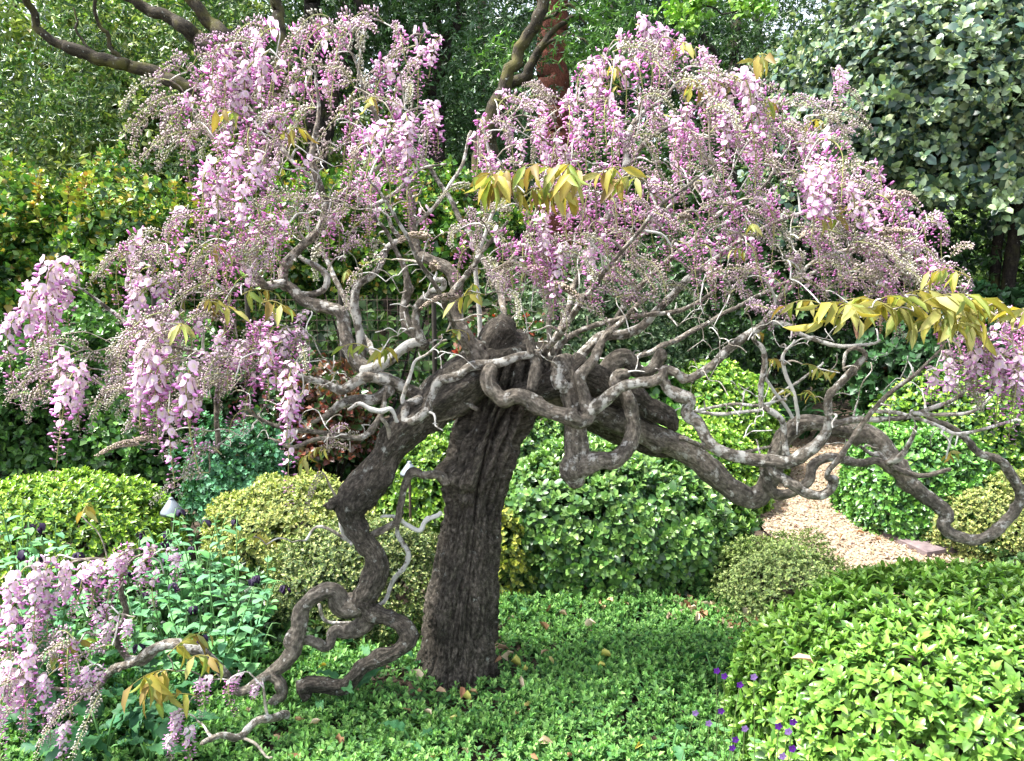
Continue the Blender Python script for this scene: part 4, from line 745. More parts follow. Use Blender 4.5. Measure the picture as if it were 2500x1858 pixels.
def stems(parent, base, top_c, r, n, mat, w=.012, name='stem'):
    for i in range(n):
        a = random.uniform(0, 6.28); b0 = np.array([math.cos(a), math.sin(a), 0]) * random.uniform(.02, .12) * r[0]; e = np.array([math.cos(a) * r[0] * .6, math.sin(a) * r[1] * .6, top_c[2] - base[2] + r[2] * random.uniform(.2, .6)])
        m = (b0 + e) / 2 + np.array([random.gauss(0, .04), random.gauss(0, .04), .03])
        tube_obj(name, [(*b0 - np.array([0, 0, .03]), w) if False else (b0[0], b0[1], -.03, w), (*m, w * .7), (*e, w * .3)], mat, parent, seg=7, gnarl=.1, bark=0, step=.04)
def leaf_parts(parent, L, tpl, mat, base, n, score):
    """the n best-seen leaves become single objects; returns the mask of the rest"""
    pos, X, Y, Z, s, c = L
    idx = np.argsort(-score)[:n]
    proto = []
    for k in range(8):
        cc = np.mean(c[idx[k::8]], 0) * (0.9 + .03 * k); j = tpl[0].copy(); j[:, 2] += RNG.normal(0, .015, len(j))
        proto.append(mesh_from('leaf', j, tpl[1], np.clip(np.broadcast_to(cc, j.shape), 0, .9), [mat]))
    from mathutils import Matrix
    for q, i in enumerate(idx):
        o = link('leaf', proto[q % 8], parent, Vector(pos[i] - base)); o.rotation_euler = Matrix((X[i], Y[i], Z[i])).transposed().to_euler(); o.scale = (s[i],) * 3
    m = np.ones(len(pos), bool); m[idx] = False; return m
def shrub(name, label, c, r, n, K, size, tpl, mat, tip, old, p=2.2, shell=(.8, 1), low=-.2, lump=.06, lsc=5, tilt=(.5, 1.3), njit=.25, nleaf=0, nstem=5, group=None, droop=0.0, zbase=0.0, category='shrub', upbias=.25, szj=.2, stemmat=None):
    base = np.array([c[0], c[1], zbase]); e = thing(name, label, category, base, group)
    if len(tpl[1]) == 2: n = int(n * .78); size *= 1.1
    pts, nrm, sh = dome_pts(c, r, n, p, shell, low, lump, lsc)
    ok = pts[:, 2] > zbase + .01; pts, nrm, sh = pts[ok], nrm[ok], sh[ok]
    nrm = unit(nrm + RNG.normal(0, njit, nrm.shape) + np.array([0, 0, upbias]))
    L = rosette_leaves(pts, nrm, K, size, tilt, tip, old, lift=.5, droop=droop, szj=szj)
    # old-leaf colours are set extra dark to put interior shade into the foliage
    if nleaf:
        shv = np.repeat(sh, K); face = -(pts[:, 1] - c[1]) / r[1] + .3 * (pts[:, 2] - c[2]) / r[2]
        inview = np.repeat(np.abs(pts[:, 0] / pts[:, 1]) < .62, K)
        sc_ = shv * 2 + np.repeat(face, K) * .6 + RNG.uniform(0, .9, len(shv)) + L[4] / size * .3 - 5 * (~inview)
        m = leaf_parts(e, L, tpl, mat, base, nleaf, sc_); L = sel(L, m)
    pos = L[0] - base
    o = link('foliage', leaves_mesh('foliage', tpl, (pos,) + tuple(L[1:]), mat), e); tag(o, kind='stuff')
    stems(e, base, np.asarray(c), r, nstem, stemmat or M_DARKBARK)
    return e
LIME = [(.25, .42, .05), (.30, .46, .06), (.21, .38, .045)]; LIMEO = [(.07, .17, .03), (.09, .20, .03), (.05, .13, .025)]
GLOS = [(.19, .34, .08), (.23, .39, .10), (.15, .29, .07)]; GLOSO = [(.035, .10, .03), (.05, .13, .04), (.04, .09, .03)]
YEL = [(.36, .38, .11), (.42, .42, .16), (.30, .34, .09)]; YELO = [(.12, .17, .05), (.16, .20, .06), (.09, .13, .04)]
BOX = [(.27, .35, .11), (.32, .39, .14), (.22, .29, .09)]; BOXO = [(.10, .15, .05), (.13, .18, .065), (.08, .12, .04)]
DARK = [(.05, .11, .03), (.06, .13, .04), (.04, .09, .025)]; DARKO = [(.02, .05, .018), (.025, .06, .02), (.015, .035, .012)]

# large clipped shrub, front right
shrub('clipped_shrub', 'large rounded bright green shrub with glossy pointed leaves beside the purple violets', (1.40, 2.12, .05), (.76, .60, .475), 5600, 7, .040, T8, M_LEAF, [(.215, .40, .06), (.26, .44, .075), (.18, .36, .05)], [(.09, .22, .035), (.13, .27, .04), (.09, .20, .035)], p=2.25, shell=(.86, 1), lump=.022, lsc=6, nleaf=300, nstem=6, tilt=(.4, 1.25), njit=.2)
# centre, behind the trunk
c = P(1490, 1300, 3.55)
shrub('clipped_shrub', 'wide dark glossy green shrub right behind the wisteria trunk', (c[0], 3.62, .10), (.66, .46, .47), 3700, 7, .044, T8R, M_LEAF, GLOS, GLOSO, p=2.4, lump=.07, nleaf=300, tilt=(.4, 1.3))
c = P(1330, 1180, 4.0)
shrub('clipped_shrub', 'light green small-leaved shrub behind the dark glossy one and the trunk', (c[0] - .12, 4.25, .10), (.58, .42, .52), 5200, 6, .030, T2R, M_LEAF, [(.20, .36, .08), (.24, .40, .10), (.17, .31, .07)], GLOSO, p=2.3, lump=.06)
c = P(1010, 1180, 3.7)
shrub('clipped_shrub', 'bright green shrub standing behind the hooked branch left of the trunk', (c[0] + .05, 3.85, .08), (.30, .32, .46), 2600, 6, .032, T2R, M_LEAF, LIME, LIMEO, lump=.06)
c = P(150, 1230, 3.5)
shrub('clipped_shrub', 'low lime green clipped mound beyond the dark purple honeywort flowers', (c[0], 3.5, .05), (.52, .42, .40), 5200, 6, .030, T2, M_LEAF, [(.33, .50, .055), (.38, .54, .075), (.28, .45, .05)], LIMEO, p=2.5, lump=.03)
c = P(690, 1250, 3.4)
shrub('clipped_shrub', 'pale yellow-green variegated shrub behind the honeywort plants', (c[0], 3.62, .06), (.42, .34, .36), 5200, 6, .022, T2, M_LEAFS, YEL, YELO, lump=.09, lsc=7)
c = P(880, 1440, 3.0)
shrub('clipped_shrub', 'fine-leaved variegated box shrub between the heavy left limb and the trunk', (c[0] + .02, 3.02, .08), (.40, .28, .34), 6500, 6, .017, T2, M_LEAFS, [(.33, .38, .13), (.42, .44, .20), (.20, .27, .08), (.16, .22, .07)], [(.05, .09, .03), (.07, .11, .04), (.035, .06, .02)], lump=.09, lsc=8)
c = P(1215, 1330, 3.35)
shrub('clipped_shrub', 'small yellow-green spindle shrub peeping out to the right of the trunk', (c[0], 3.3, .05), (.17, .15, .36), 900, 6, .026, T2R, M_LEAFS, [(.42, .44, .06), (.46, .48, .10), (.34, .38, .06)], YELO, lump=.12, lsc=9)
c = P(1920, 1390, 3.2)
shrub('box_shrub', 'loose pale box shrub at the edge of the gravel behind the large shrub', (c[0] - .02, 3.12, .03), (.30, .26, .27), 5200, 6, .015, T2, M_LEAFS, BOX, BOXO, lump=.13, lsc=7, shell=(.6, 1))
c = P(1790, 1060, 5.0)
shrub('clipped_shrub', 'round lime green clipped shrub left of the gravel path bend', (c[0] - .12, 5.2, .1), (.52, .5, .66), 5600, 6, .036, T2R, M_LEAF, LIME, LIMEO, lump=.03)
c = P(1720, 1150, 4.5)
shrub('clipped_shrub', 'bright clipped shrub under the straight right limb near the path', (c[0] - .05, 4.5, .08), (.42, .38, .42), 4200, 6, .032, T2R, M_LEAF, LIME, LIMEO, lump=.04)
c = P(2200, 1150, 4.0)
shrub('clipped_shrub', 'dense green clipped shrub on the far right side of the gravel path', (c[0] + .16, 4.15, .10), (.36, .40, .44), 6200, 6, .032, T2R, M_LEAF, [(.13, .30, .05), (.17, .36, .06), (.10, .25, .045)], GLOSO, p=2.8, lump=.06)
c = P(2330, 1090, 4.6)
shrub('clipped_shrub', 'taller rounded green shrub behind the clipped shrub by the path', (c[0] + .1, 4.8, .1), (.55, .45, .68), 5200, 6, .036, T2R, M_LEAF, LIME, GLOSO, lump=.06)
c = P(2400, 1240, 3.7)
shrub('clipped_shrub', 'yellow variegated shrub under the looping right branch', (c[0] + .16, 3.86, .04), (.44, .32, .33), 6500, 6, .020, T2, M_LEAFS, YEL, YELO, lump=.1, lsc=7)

# hedges and shrubs at mid distance
c = P(180, 640, 5.6)
shrub('rose_hedge', 'tall leafy hedge with orange and yellow young shoots on the left', (c[0] - .2, 6.0, .7), (1.25, .7, 1.18), 7500, 7, .060, T2R, M_LEAF, [(.28, .36, .05), (.22, .33, .05), (.17, .31, .05), (.15, .28, .05), (.34, .26, .05)], [(.035, .10, .02), (.05, .13, .025), (.03, .08, .018)], p=2.4, lump=.24, lsc=2.6, shell=(.55, 1.04), njit=.8, tilt=(.4, 1.5), category='hedge')
for k in range(26):
    x = random.uniform(-3.6, -1.75); p0 = np.array([x, random.uniform(5.5, 6.1), random.uniform(1.55, 1.75)]); h = random.uniform(.15, .42); e = bpy.data.objects['rose_hedge']; b0 = np.array(e.location)
    ln = np.array([random.gauss(0, .08), random.gauss(0, .05), h]); tube_obj('shoot', [(*(p0 - b0), .004), (*(p0 + ln * .5 - b0), .003), (*(p0 + ln - b0), .0015)], M_DARKBARK, e, seg=5, gnarl=0, bark=0, step=.1)
    q = p0 + ln * RNG.uniform(.2, 1.05, (9, 1)); L_ = rosette_leaves(q, unit(RNG.normal(0, .4, q.shape) + [0, 0, 1]), 5, .05, (.5, 1.4), [(.40, .30, .05), (.42, .22, .06), (.36, .36, .06)], [(.24, .30, .05)], lift=.4)
    tag(link('shoot_leaves', leaves_mesh('shoot_leaves', T2R, (L_[0] - b0,) + tuple(L_[1:]), M_LEAF), e), kind='stuff')
c = P(860, 600, 5.8)
shrub('glossy_hedge', 'bright green glossy hedge with orange shoots behind the wire fence', (c[0] + .05, 6.4, 1.58), (1.0, .45, .50), 4200, 7, .055, T2R, M_LEAF, [(.19, .33, .05), (.25, .34, .05), (.15, .29, .04), (.14, .28, .04), (.32, .24, .05)], [(.03, .09, .018), (.045, .12, .022), (.025, .07, .015)], p=2.6, lump=.26, lsc=3.5, shell=(.45, 1.04), njit=.8, tilt=(.4, 1.5), category='hedge', low=-.9)  # very dark old palette paints shaded gaps into the hedge
c = P(200, 900, 4.9)
shrub('leafy_bank', 'dark green leafy thicket of ivy behind the lime mound', (c[0], 5.0, .3), (1.0, .5, .80), 6500, 6, .050, T2R, M_LEAF, [(.14, .30, .06), (.17, .34, .07), (.10, .24, .05)], [(.04, .11, .03), (.06, .14, .04)], p=2.6, lump=.14, lsc=3, shell=(.6, 1.02), njit=.6, category='shrub')
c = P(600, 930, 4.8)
shrub('dark_thicket', 'dark green thicket with reddish leaves below the wire fence', (c[0], 5.0, .2), (.75, .4, .62), 3200, 6, .05, T2R, M_LEAF, [(.06, .15, .04), (.08, .17, .04), (.17, .05, .035), (.05, .12, .03)], DARKO, lump=.16, lsc=4, shell=(.55, 1.02), njit=.6)
c = P(790, 880, 4.6)
shrub('rose_bush', 'rose bush with dark red young leaves behind the left branches', (c[0], 4.7, .35), (.26, .25, .48), 700, 6, .045, T2R, M_LEAF, [(.16, .035, .025), (.22, .06, .03), (.10, .05, .03)], [(.05, .10, .03), (.08, .05, .03)], lump=.2, shell=(.4, 1), njit=.6)
c = P(1220, 760, 4.6)
shrub('rose_bush', 'rose bush with red and green leaves glimpsed through the tree head', (c[0], 4.9, .55), (.40, .25, .55), 1100, 6, .05, T2R, M_LEAF, [(.30, .03, .02), (.20, .05, .03), (.10, .17, .04), (.07, .15, .04)], [(.06, .13, .04), (.05, .10, .03)], lump=.2, shell=(.4, 1), njit=.6)
c = P(1480, 760, 5.0)
shrub('grey_shrub', 'grey-green fine-leaved shrub behind the right limbs', (c[0], 5.4, .5), (.75, .5, .95), 5200, 7, .035, T2, M_LEAFS, [(.13, .19, .10), (.16, .22, .12), (.11, .17, .09)], DARKO, lump=.16, lsc=3, shell=(.6, 1.02), njit=.5)
c = P(1590, 850, 4.7)
shrub('leafy_shrub', 'fresh green broad-leaved shrub between grey shrub and dark shade', (c[0], 4.9, .3), (.34, .25, .48), 900, 6, .055, T2R, M_LEAF, [(.12, .30, .05), (.16, .34, .06)], [(.05, .14, .03)], lump=.15, shell=(.5, 1), njit=.5)
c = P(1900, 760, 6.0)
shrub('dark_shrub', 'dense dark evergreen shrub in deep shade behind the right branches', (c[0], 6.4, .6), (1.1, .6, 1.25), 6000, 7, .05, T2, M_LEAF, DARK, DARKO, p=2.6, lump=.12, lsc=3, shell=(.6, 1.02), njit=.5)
c = P(2430, 1000, 4.4)
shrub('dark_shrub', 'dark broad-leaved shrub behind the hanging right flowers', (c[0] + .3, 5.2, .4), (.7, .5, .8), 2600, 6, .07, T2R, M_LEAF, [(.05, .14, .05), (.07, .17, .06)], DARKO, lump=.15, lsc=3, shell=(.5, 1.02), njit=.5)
c = P(560, 1080, 4.1)
shrub('feathery_herb', 'blue-green herb with small round leaves behind the pale variegated shrub', (c[0] + .02, 4.05, .12), (.30, .2, .50), 1300, 6, .028, T2R, M_LEAFS, [(.10, .27, .14), (.13, .32, .17), (.08, .22, .11)], [(.04, .12, .06)], lump=.2, lsc=5, shell=(.3, 1.05), njit=.5, tilt=(.6, 1.6), category='herb')
c = P(2300, 640, 9.0)
shrub('pale_shrub', 'pale shrub beyond the dark trunks on the right', (c[0] + .8, 9.5, 1.0), (1.9, 1.0, 1.35), 5200, 6, .07, T2, M_LEAFS, [(.20, .30, .07), (.24, .34, .09)], [(.08, .15, .04)], lump=.15, lsc=2, shell=(.6, 1.02), njit=.5)

shrub('boundary_hedge', 'tall dark hedge to the right of the evergreen tree and the path', (5.0, 5.6, .8), (1.3, 1.5, 1.35), 4500, 6, .07, T2R, M_LEAF, [(.10, .20, .05), (.13, .24, .06)], DARKO, p=2.8, lump=.14, lsc=2, shell=(.7, 1.02), njit=.5, category='hedge')
shrub('boundary_hedge', 'leafy hedge to the left of the rose hedge', (-4.6, 5.2, .8), (1.2, 1.4, 1.25), 4000, 6, .07, T2R, M_LEAF, [(.10, .22, .05), (.13, .26, .06)], DARKO, p=2.8, lump=.14, lsc=2, shell=(.7, 1.02), njit=.5, category='hedge')

# ================================================================== TREES BEHIND
def crown_leaves(blobs, n, size, clump, pal, pal2, base, tpl=T2, droop=.3, njit=1.0, K=5, shell=(.25, 1.0)):
    out = []
    w = np.array([b[1][0] * b[1][1] * b[1][2] for b in blobs]) ** .66; w = w / w.sum()
    for (c, r), f in zip(blobs, w):
        nc = max(6, int(n * f / 22)); v = unit(RNG.normal(0, 1, (nc, 3))); rr = RNG.uniform(shell[0] ** 3, 1, (nc, 1)) ** (1 / 3)
        cc = np.asarray(c) + v * rr * np.asarray(r)
        k = int(n * f / nc)
        idx = np.repeat(np.arange(nc), k); off = RNG.normal(0, 1, (nc * k, 3)) * clump * np.array([1, 1, .55])
        pts = cc[idx] + off; nr = unit(RNG.normal(0, njit, pts.shape) + v[idx] * .6 + np.array([0, 0, .35]))
        out.append((pts, nr, np.repeat(RNG.uniform(0, 1, nc), k)))
    pts = np.concatenate([o[0] for o in out]); nr = np.concatenate([o[1] for o in out]); cl = np.concatenate([o[2] for o in out])
    ok = pts[:, 2] > .15; pts, nr, cl = pts[ok], nr[ok], cl[ok]
    L = rosette_leaves(pts, nr, K, size, (.5, 1.5), pal, pal2, droop=droop)
    c = L[5] * (.75 + .6 * np.repeat(cl, K))[:, None]
    return (L[0] - base, L[1], L[2], L[3], L[4], c)
def tree_behind(label, limbs, blobs, n, size, clump, pal, pal2, mat=M_DARKBARK, tpl=T2, droop=.3, K=5, name='background_tree', group=None, leafmat=None, gn=.035, shell=(.25, 1.0)):
    first = limbs[0][0]; base = np.array(P(*first[:2], first[3])); base[2] = float(ground_z(base[0], base[1]))
    e = thing(name, label, 'tree', base, group)
    for i, rows in enumerate(limbs):
        rows = [(r_[0], r_[1], r_[2] * .72) + tuple(r_[3:]) for r_ in rows]
        tube_obj('trunk' if i == 0 else 'limb', pxctrl(rows, base), mat, e, seg=18, gnarl=gn, bark=.07, step=.05, seed=len(label) + i * 5.1, lich=-.1, wob=.05)
    if n: tag(link('crown', leaves_mesh('crown', tpl, crown_leaves(blobs, n, size, clump, pal, pal2, base, tpl, droop, K=K, shell=shell), leafmat or M_LEAF), e), kind='stuff')
    return e
def B(px, py, d, rx, ry, rz): p = P(px, py, d); return ((p[0], p[1], p[2]), (rx, ry, rz))
BAY = [(.07, .15, .04), (.09, .18, .05), (.06, .13, .035)]; BAY2 = [(.03, .075, .02), (.04, .09, .025)]
SUNNY = [(.34, .40, .09), (.40, .45, .13), (.28, .35, .08), (.42, .44, .20)]; SUNNY2 = [(.10, .17, .04), (.14, .21, .06)]  # sunlight on the far crowns is put into these pale yellow leaf colours
# the leaning tree whose long limb sweeps to the upper left
tree_behind('leaning dark tree with a long limb sweeping out over the left hedge',
    [[(690, 700, 90, 7.6), (670, 480, 82), (620, 330, 70), (560, 265, 58), (480, 225, 48, 7.4), (400, 190, 46), (300, 158, 42), (215, 128, 44), (150, 112, 34), (110, 85, 28), (85, 45, 26, 7.2), (60, -20, 24), (20, -120, 20, 7.0)],
     [(600, 300, 66, 7.6), (540, 170, 60), (470, 85, 52), (400, 40, 40), (310, -10, 34), (200, -120, 28, 7.6)], [(590, 250, 60, 7.7), (560, 110, 66), (500, 50, 44), (450, -30, 40), (400, -160, 36, 7.7)],
     [(640, 330, 56, 7.8), (690, 160, 46), (680, 40, 40), (660, -120, 34, 8.0)], [(300, 158, 16, 7.4), (240, 60, 13), (215, -40, 11, 7.2)], [(240, 140, 9, 7.3), (195, 90, 8), (180, 20, 6, 7.3)]],
    [B(60, 90, 8.6, 1.0, .5, .6), B(330, 60, 8.6, .9, .5, .5), B(300, 330, 8.4, .9, .5, .55), B(60, 300, 8.3, .8, .5, .7), B(480, 20, 8.8, .8, .5, .4), B(250, -200, 7.6, 1.6, .7, .5)], 2900, .085, .17, [(.13, .23, .06), (.19, .29, .09), (.10, .19, .05), (.24, .30, .10)], BAY2, mat=M_MOSSY, tpl=T2N)  # lighter, yellower leaf colours paint sunlit patches into this crown
tree_behind('twin dark trunks rising behind the upper left flowers', [[(790, 600, 70, 9.0), (770, 300, 62), (765, 80, 56), (760, -200, 46, 9.2)], [(775, 420, 44, 9.1), (830, 200, 40), (870, 60, 36), (900, -160, 30, 9.2)]],
    [B(760, 60, 9.4, 1.0, .7, .8), B(900, 180, 9.6, .9, .6, .7), B(640, 140, 9.4, .8, .6, .6), B(820, -160, 9.2, 1.6, 1., .8)], 3800, .085, .2, BAY, BAY2, tpl=T2N)
tree_behind('dark forked tree between the two flower domes', [[(1060, 560, 66, 9.6), (1065, 280, 56), (1060, 60, 48), (1050, -200, 40, 9.8)], [(1062, 200, 40, 9.6), (1110, 60, 34), (1150, -60, 30, 9.8)]],
    [B(1130, 130, 9.6, .9, .6, .9), B(1000, 60, 9.8, .8, .6, .6), B(1180, 300, 9.8, .7, .5, .6), B(1080, -160, 9.6, 1.4, 1., .7)], 3800, .08, .2, [(.06, .14, .05), (.08, .17, .06), (.05, .12, .05)], BAY2, tpl=T2N)
tree_behind('mossy tree leaning right with fresh green sprigs', [[(1150, 480, 48, 7.6), (1195, 290, 48, 7.6), (1240, 180, 44), (1285, 100, 40), (1320, 30, 42), (1345, -40, 34, 7.5)], [(1180, 480, 40, 8.1), (1225, 250, 38), (1280, 180, 36), (1330, 110, 26), (1370, 60, 18), (1420, 40, 14, 7.8)], [(1320, 50, 15, 7.9), (1390, 10, 10), (1430, 60, 6, 7.6)], [(1330, 110, 12, 7.9), (1400, 80, 8), (1450, 130, 5, 7.6)]],
    [B(1470, 60, 7.7, .32, .3, .28), B(1420, 130, 7.7, .20, .2, .14), B(1500, 140, 7.8, .26, .3, .2), B(1215, 150, 8.3, .16, .2, .18), B(1440, -70, 7.8, .6, .5, .22)], 900, .085, .12, [(.16, .34, .06), (.20, .40, .08), (.13, .28, .05)], [(.07, .17, .04)], mat=M_MOSSY, tpl=T2N)
tree_behind('straight redwood trunk with reddish furrowed bark', [[(1365, 700, 120, 10.5), (1358, 400, 112), (1350, 100, 104), (1345, -300, 92, 10.5)]], [B(1560, 60, 10.8, 1.0, .6, .7), B(1650, 160, 10.8, .9, .5, .6), B(1230, 60, 11.6, .8, .5, .7), B(1450, -140, 10.6, 1.6, 1., .6)], 3600, .10, .22, [(.035, .085, .04), (.05, .11, .05), (.03, .07, .03)], [(.02, .05, .02)], mat=M_RED, tpl=T2N, gn=.06)
tree_behind('dark tree with hanging twigs and sky showing through its crown', [[(1790, 700, 50, 9.8), (1780, 350, 44), (1800, 50, 38), (1820, -200, 30, 9.8)], [(1780, 200, 22, 9.8), (1700, 60, 16), (1640, -40, 12, 9.6)]], [B(1760, 120, 9.6, .8, .5, .7), B(1900, 60, 10, .7, .5, .45), B(1980, 140, 10, .6, .4, .4), B(1720, 300, 9.8, .7, .5, .6), B(1900, 330, 10, .8, .5, .7)], 3000, .075, .17, BAY, BAY2, tpl=T2N)
tree_behind('sprig of light green vine leaves hanging from above at the top', [[(1690, -60, 8, 8.6), (1720, 20, 6), (1790, 30, 5), (1850, 10, 4, 8.4)]], [B(1700, 30, 8.5, .22, .2, .16), B(1830, 20, 8.5, .20, .2, .12)], 220, .07, .08, [(.20, .36, .05), (.25, .40, .07)], [(.12, .25, .04)], tpl=T2R, name='vine')
# trees further back, the yellowish pair with sunlight put into the leaf colour
for label, blobs, n, pal, pal2, tr in [
    ('pale sunlit tree far behind the sweeping limb', [B(60, 120, 11, 1.5, .6, 1.1), B(20, 420, 10, 1.3, .6, 1.0), B(330, 150, 11.5, 1.3, .6, 1.0)], 4600, SUNNY, SUNNY2, (40, 640)),
    ('yellow-green sunlit tree far behind the bent grey racemes', [B(430, 330, 11, 1.5, .6, 1.0), B(520, 100, 12, 1.4, .6, 1.1), B(700, 250, 12, 1.3, .6, 1.0)], 4600, SUNNY, SUNNY2, (470, 660)),
    ('tall mid-green tree far behind the upper left flowers', [B(700, 0, 15, 1.7, .9, 1.3), B(900, 120, 15, 1.6, .9, 1.3), B(820, 420, 14, 1.6, .9, 1.2)], 4200, [(.12, .22, .06), (.15, .26, .07)], [(.06, .12, .03)], (840, 660)),
    ('hazy grey-green tree far between the two flower domes', [B(1150, 60, 15, 1.5, .9, 1.3), B(1230, 330, 14, 1.5, .9, 1.3), B(1040, 380, 14, 1.3, .9, 1.1)], 4200, [(.16, .25, .12), (.20, .30, .15)], [(.06, .12, .05)], (1180, 660)),
    ('dark green tree far behind the redwood trunk', [B(1480, 150, 15, 1.7, .9, 1.5), B(1640, 60, 15, 1.5, .9, 1.2), B(1560, 420, 14, 1.8, .9, 1.3)], 4200, BAY, BAY2, (1500, 660)),
    ('dark green tree far behind the right flower dome', [B(1760, 250, 15, 1.6, .9, 1.2), B(1950, 330, 15, 1.6, .9, 1.3), B(1850, 500, 14, 1.6, .9, 1.2)], 3800, BAY, BAY2, (1850, 700)),
    ('leafy tree far behind the grey-leaved evergreen', [B(2200, 150, 15, 2.0, .9, 1.6), B(2430, 300, 15, 1.8, .9, 1.8), B(2350, 560, 14, 2.0, .9, 1.0)], 3600, [(.12, .20, .06), (.15, .24, .07)], BAY2, (2300, 700)),
]:
    d = 13.5
    tree_behind(label, [[(tr[0], tr[1], 40, d), (tr[0] + 10, 300, 34), (tr[0] - 8, -60, 24, d)]], blobs, n, .12, .28, pal, pal2, tpl=T2, K=5)
# a wooded slope that closes the view
L1 = [];
for x in np.arange(-22, 22.1, 1.5):
    L1.append(((x + random.uniform(-.5, .5), 21 + random.uniform(-1, 2), 3.0 + random.uniform(-.5, .7)), (1.5, 1.2, 2.6)))
wood = link('distant_wood', leaves_mesh('distant_wood', T2, crown_leaves(L1, 15000, .30, .45, [(.12, .20, .06), (.16, .25, .07), (.09, .16, .05)], [(.05, .10, .03)], np.zeros(3), T2, K=4, shell=(.1, 1)), M_LEAFS))
tag(wood, 'wooded green slope closing the view behind the garden', 'wood', kind='stuff')

# the big grey-leaved evergreen on the right
FE = [(.31, .40, .20), (.36, .44, .24), (.27, .36, .17)]; FEO = [(.032, .070, .050), (.050, .100, .070), (.040, .082, .058)]  # older leaves darkened further to stand for shaded gaps in the crown
c = P(2330, 290, 5.2); base = np.array([c[0] + .25, 5.6, 0])
fe = thing('evergreen_tree', 'broad evergreen tree with grey-green oval leaves and pale shoots on the right', 'tree', base)
bl = [(B(2380, 280, 5.5, 1.15, .8, .85), 4300), (B(2120, 330, 5.7, .62, .6, .55), 1600), (B(2250, 130, 5.8, .85, .7, .55), 1750), (B(2500, 60, 5.6, .9, .7, .55), 1550), (B(2050, 200, 6.2, .55, .5, .35), 700), (B(2020, 470, 5.9, .5, .4, .4), 800)]
Ls = []; 
for (cc, rr), n in bl:
    pts, nrm, sh = dome_pts(cc, rr, n, 2.2, (.5, 1.04), -.8, .24, 3.6); nrm = unit(nrm + RNG.normal(0, .45, nrm.shape) + np.array([0, 0, .4]))
    Ls.append(rosette_leaves(pts, nrm, 7, .062, (.25, 1.6), FE, FEO, droop=.1))
L = cat(*Ls)
sc_ = -L[0][:, 1] + RNG.uniform(0, .8, len(L[0])) - 9 * (np.abs(L[0][:, 0] / L[0][:, 1]) > .62)
m = leaf_parts(fe, L, T8R, M_LEAF, base, 300, sc_); L = sel(L, m)
tag(link('crown', leaves_mesh('crown', T6, (L[0] - base,) + tuple(L[1:]), M_LEAF), fe), kind='stuff')
for rows in ([(2425, 760, 26, 5.7), (2432, 620, 24), (2440, 520, 22), (2400, 350, 18, 5.5)], [(2455, 770, 34, 5.6), (2468, 640, 32), (2480, 540, 28), (2490, 380, 20, 5.5)], [(2470, 560, 18, 5.6), (2430, 300, 14), (2380, 150, 9, 5.5)], [(2440, 530, 16, 5.6), (2340, 420, 11), (2220, 320, 7, 5.6)]):
    tube_obj('trunk', pxctrl(rows, base), M_DARKBARK, fe, seg=12, gnarl=.12, bark=.05, step=.04, lich=-.2)
for px, d in ((2425, 5.7), (2455, 5.6)):
    p = P(px, 765, d); tube_obj('trunk', [(p[0] - base[0], p[1] - base[1], -.05, .05), (p[0] - base[0], p[1] - base[1], p[2] + .02, .042)], M_DARKBARK, fe, seg=12, gnarl=.1, bark=.05, step=.06, lich=-.2)
# peeling pinkish trunk at the right of the path
b = G(2160, 1040); e = thing('peeling_trunk', 'forked shrub trunk with peeling pinkish bark beyond the gravel path', 'tree', b)
for rows in ([(2190, 1060, 40, 5.4), (2185, 960, 42), (2200, 880, 36), (2220, 760, 26), (2240, 600, 16, 5.6)], [(2175, 1050, 22, 5.4), (2150, 980, 18), (2125, 920, 15), (2105, 860, 12), (2080, 760, 9, 5.5)], [(2188, 1000, 20, 5.35), (2165, 900, 16), (2155, 840, 12), (2150, 740, 8, 5.3)]):
    tube_obj('trunk', pxctrl(rows, b), M_PINKBARK, e, seg=12, gnarl=.12, bark=.03, step=.04, lich=-.2)
L = crown_leaves([B(2220, 640, 5.8, .5, .4, .3), B(2060, 700, 5.9, .4, .4, .3)], 900, .06, .12, DARK, DARKO, b, T4)
tag(link('crown', leaves_mesh('crown', T2, L, M_LEAF), e), kind='stuff')

# ================================================================== GROUND COVER, LITTER, SMALL PLANTS
BUSHES = [((1.40, 2.12), (.70, .56)), ((.40, 3.62), (.6, .42))]
def on_ground(n, x0, x1, y0, y1):
    return np.column_stack([RNG.uniform(x0, x1, n), RNG.uniform(y0, y1, n)])
def cover(n, x0, x1, y0, y1):
    p = on_ground(n, x0, x1, y0, y1)
    far = 3.12 + .12 * np.sin(p[:, 0] * 3) + np.where(p[:, 0] < -.45, -.15, 0)
    ok = p[:, 1] < far + RNG.normal(0, .06, n)
    for (cx, cy), (rx, ry) in BUSHES: ok &= ((p[:, 0] - cx) / rx) ** 2 + ((p[:, 1] - cy) / ry) ** 2 > .9
    dt = np.hypot(p[:, 0] - TB[0], p[:, 1] - TB[1]); ok &= dt > .14
    h = np.array([mnoise.noise(Vector((x * 3.2, y * 3.2, 2))) for x, y in p]); bare = np.array([mnoise.noise(Vector((x * 5, y * 5, 8))) for x, y in p])
    ok &= (bare > -.45) | (RNG.uniform(0, 1, n) < .25)
    ok &= (dt > .30) | (RNG.uniform(0, 1, n) < .45)
    p, h = p[ok], h[ok]
    z = .040 + .045 * h + RNG.uniform(-.026, .020, len(p))
    return np.column_stack([p, np.maximum(.008, z)])
pts = cover(21000, -1.75, 1.05, 1.75, 3.4)
nr = unit(RNG.normal(0, .3, pts.shape) + np.array([0, -.12, 1]))
L = rosette_leaves(pts, nr, 8, .0235, (.2, 1.45), [(.21, .42, .11), (.26, .47, .13), (.17, .36, .09)], [(.045, .14, .035), (.065, .17, .045)], lift=1.0)
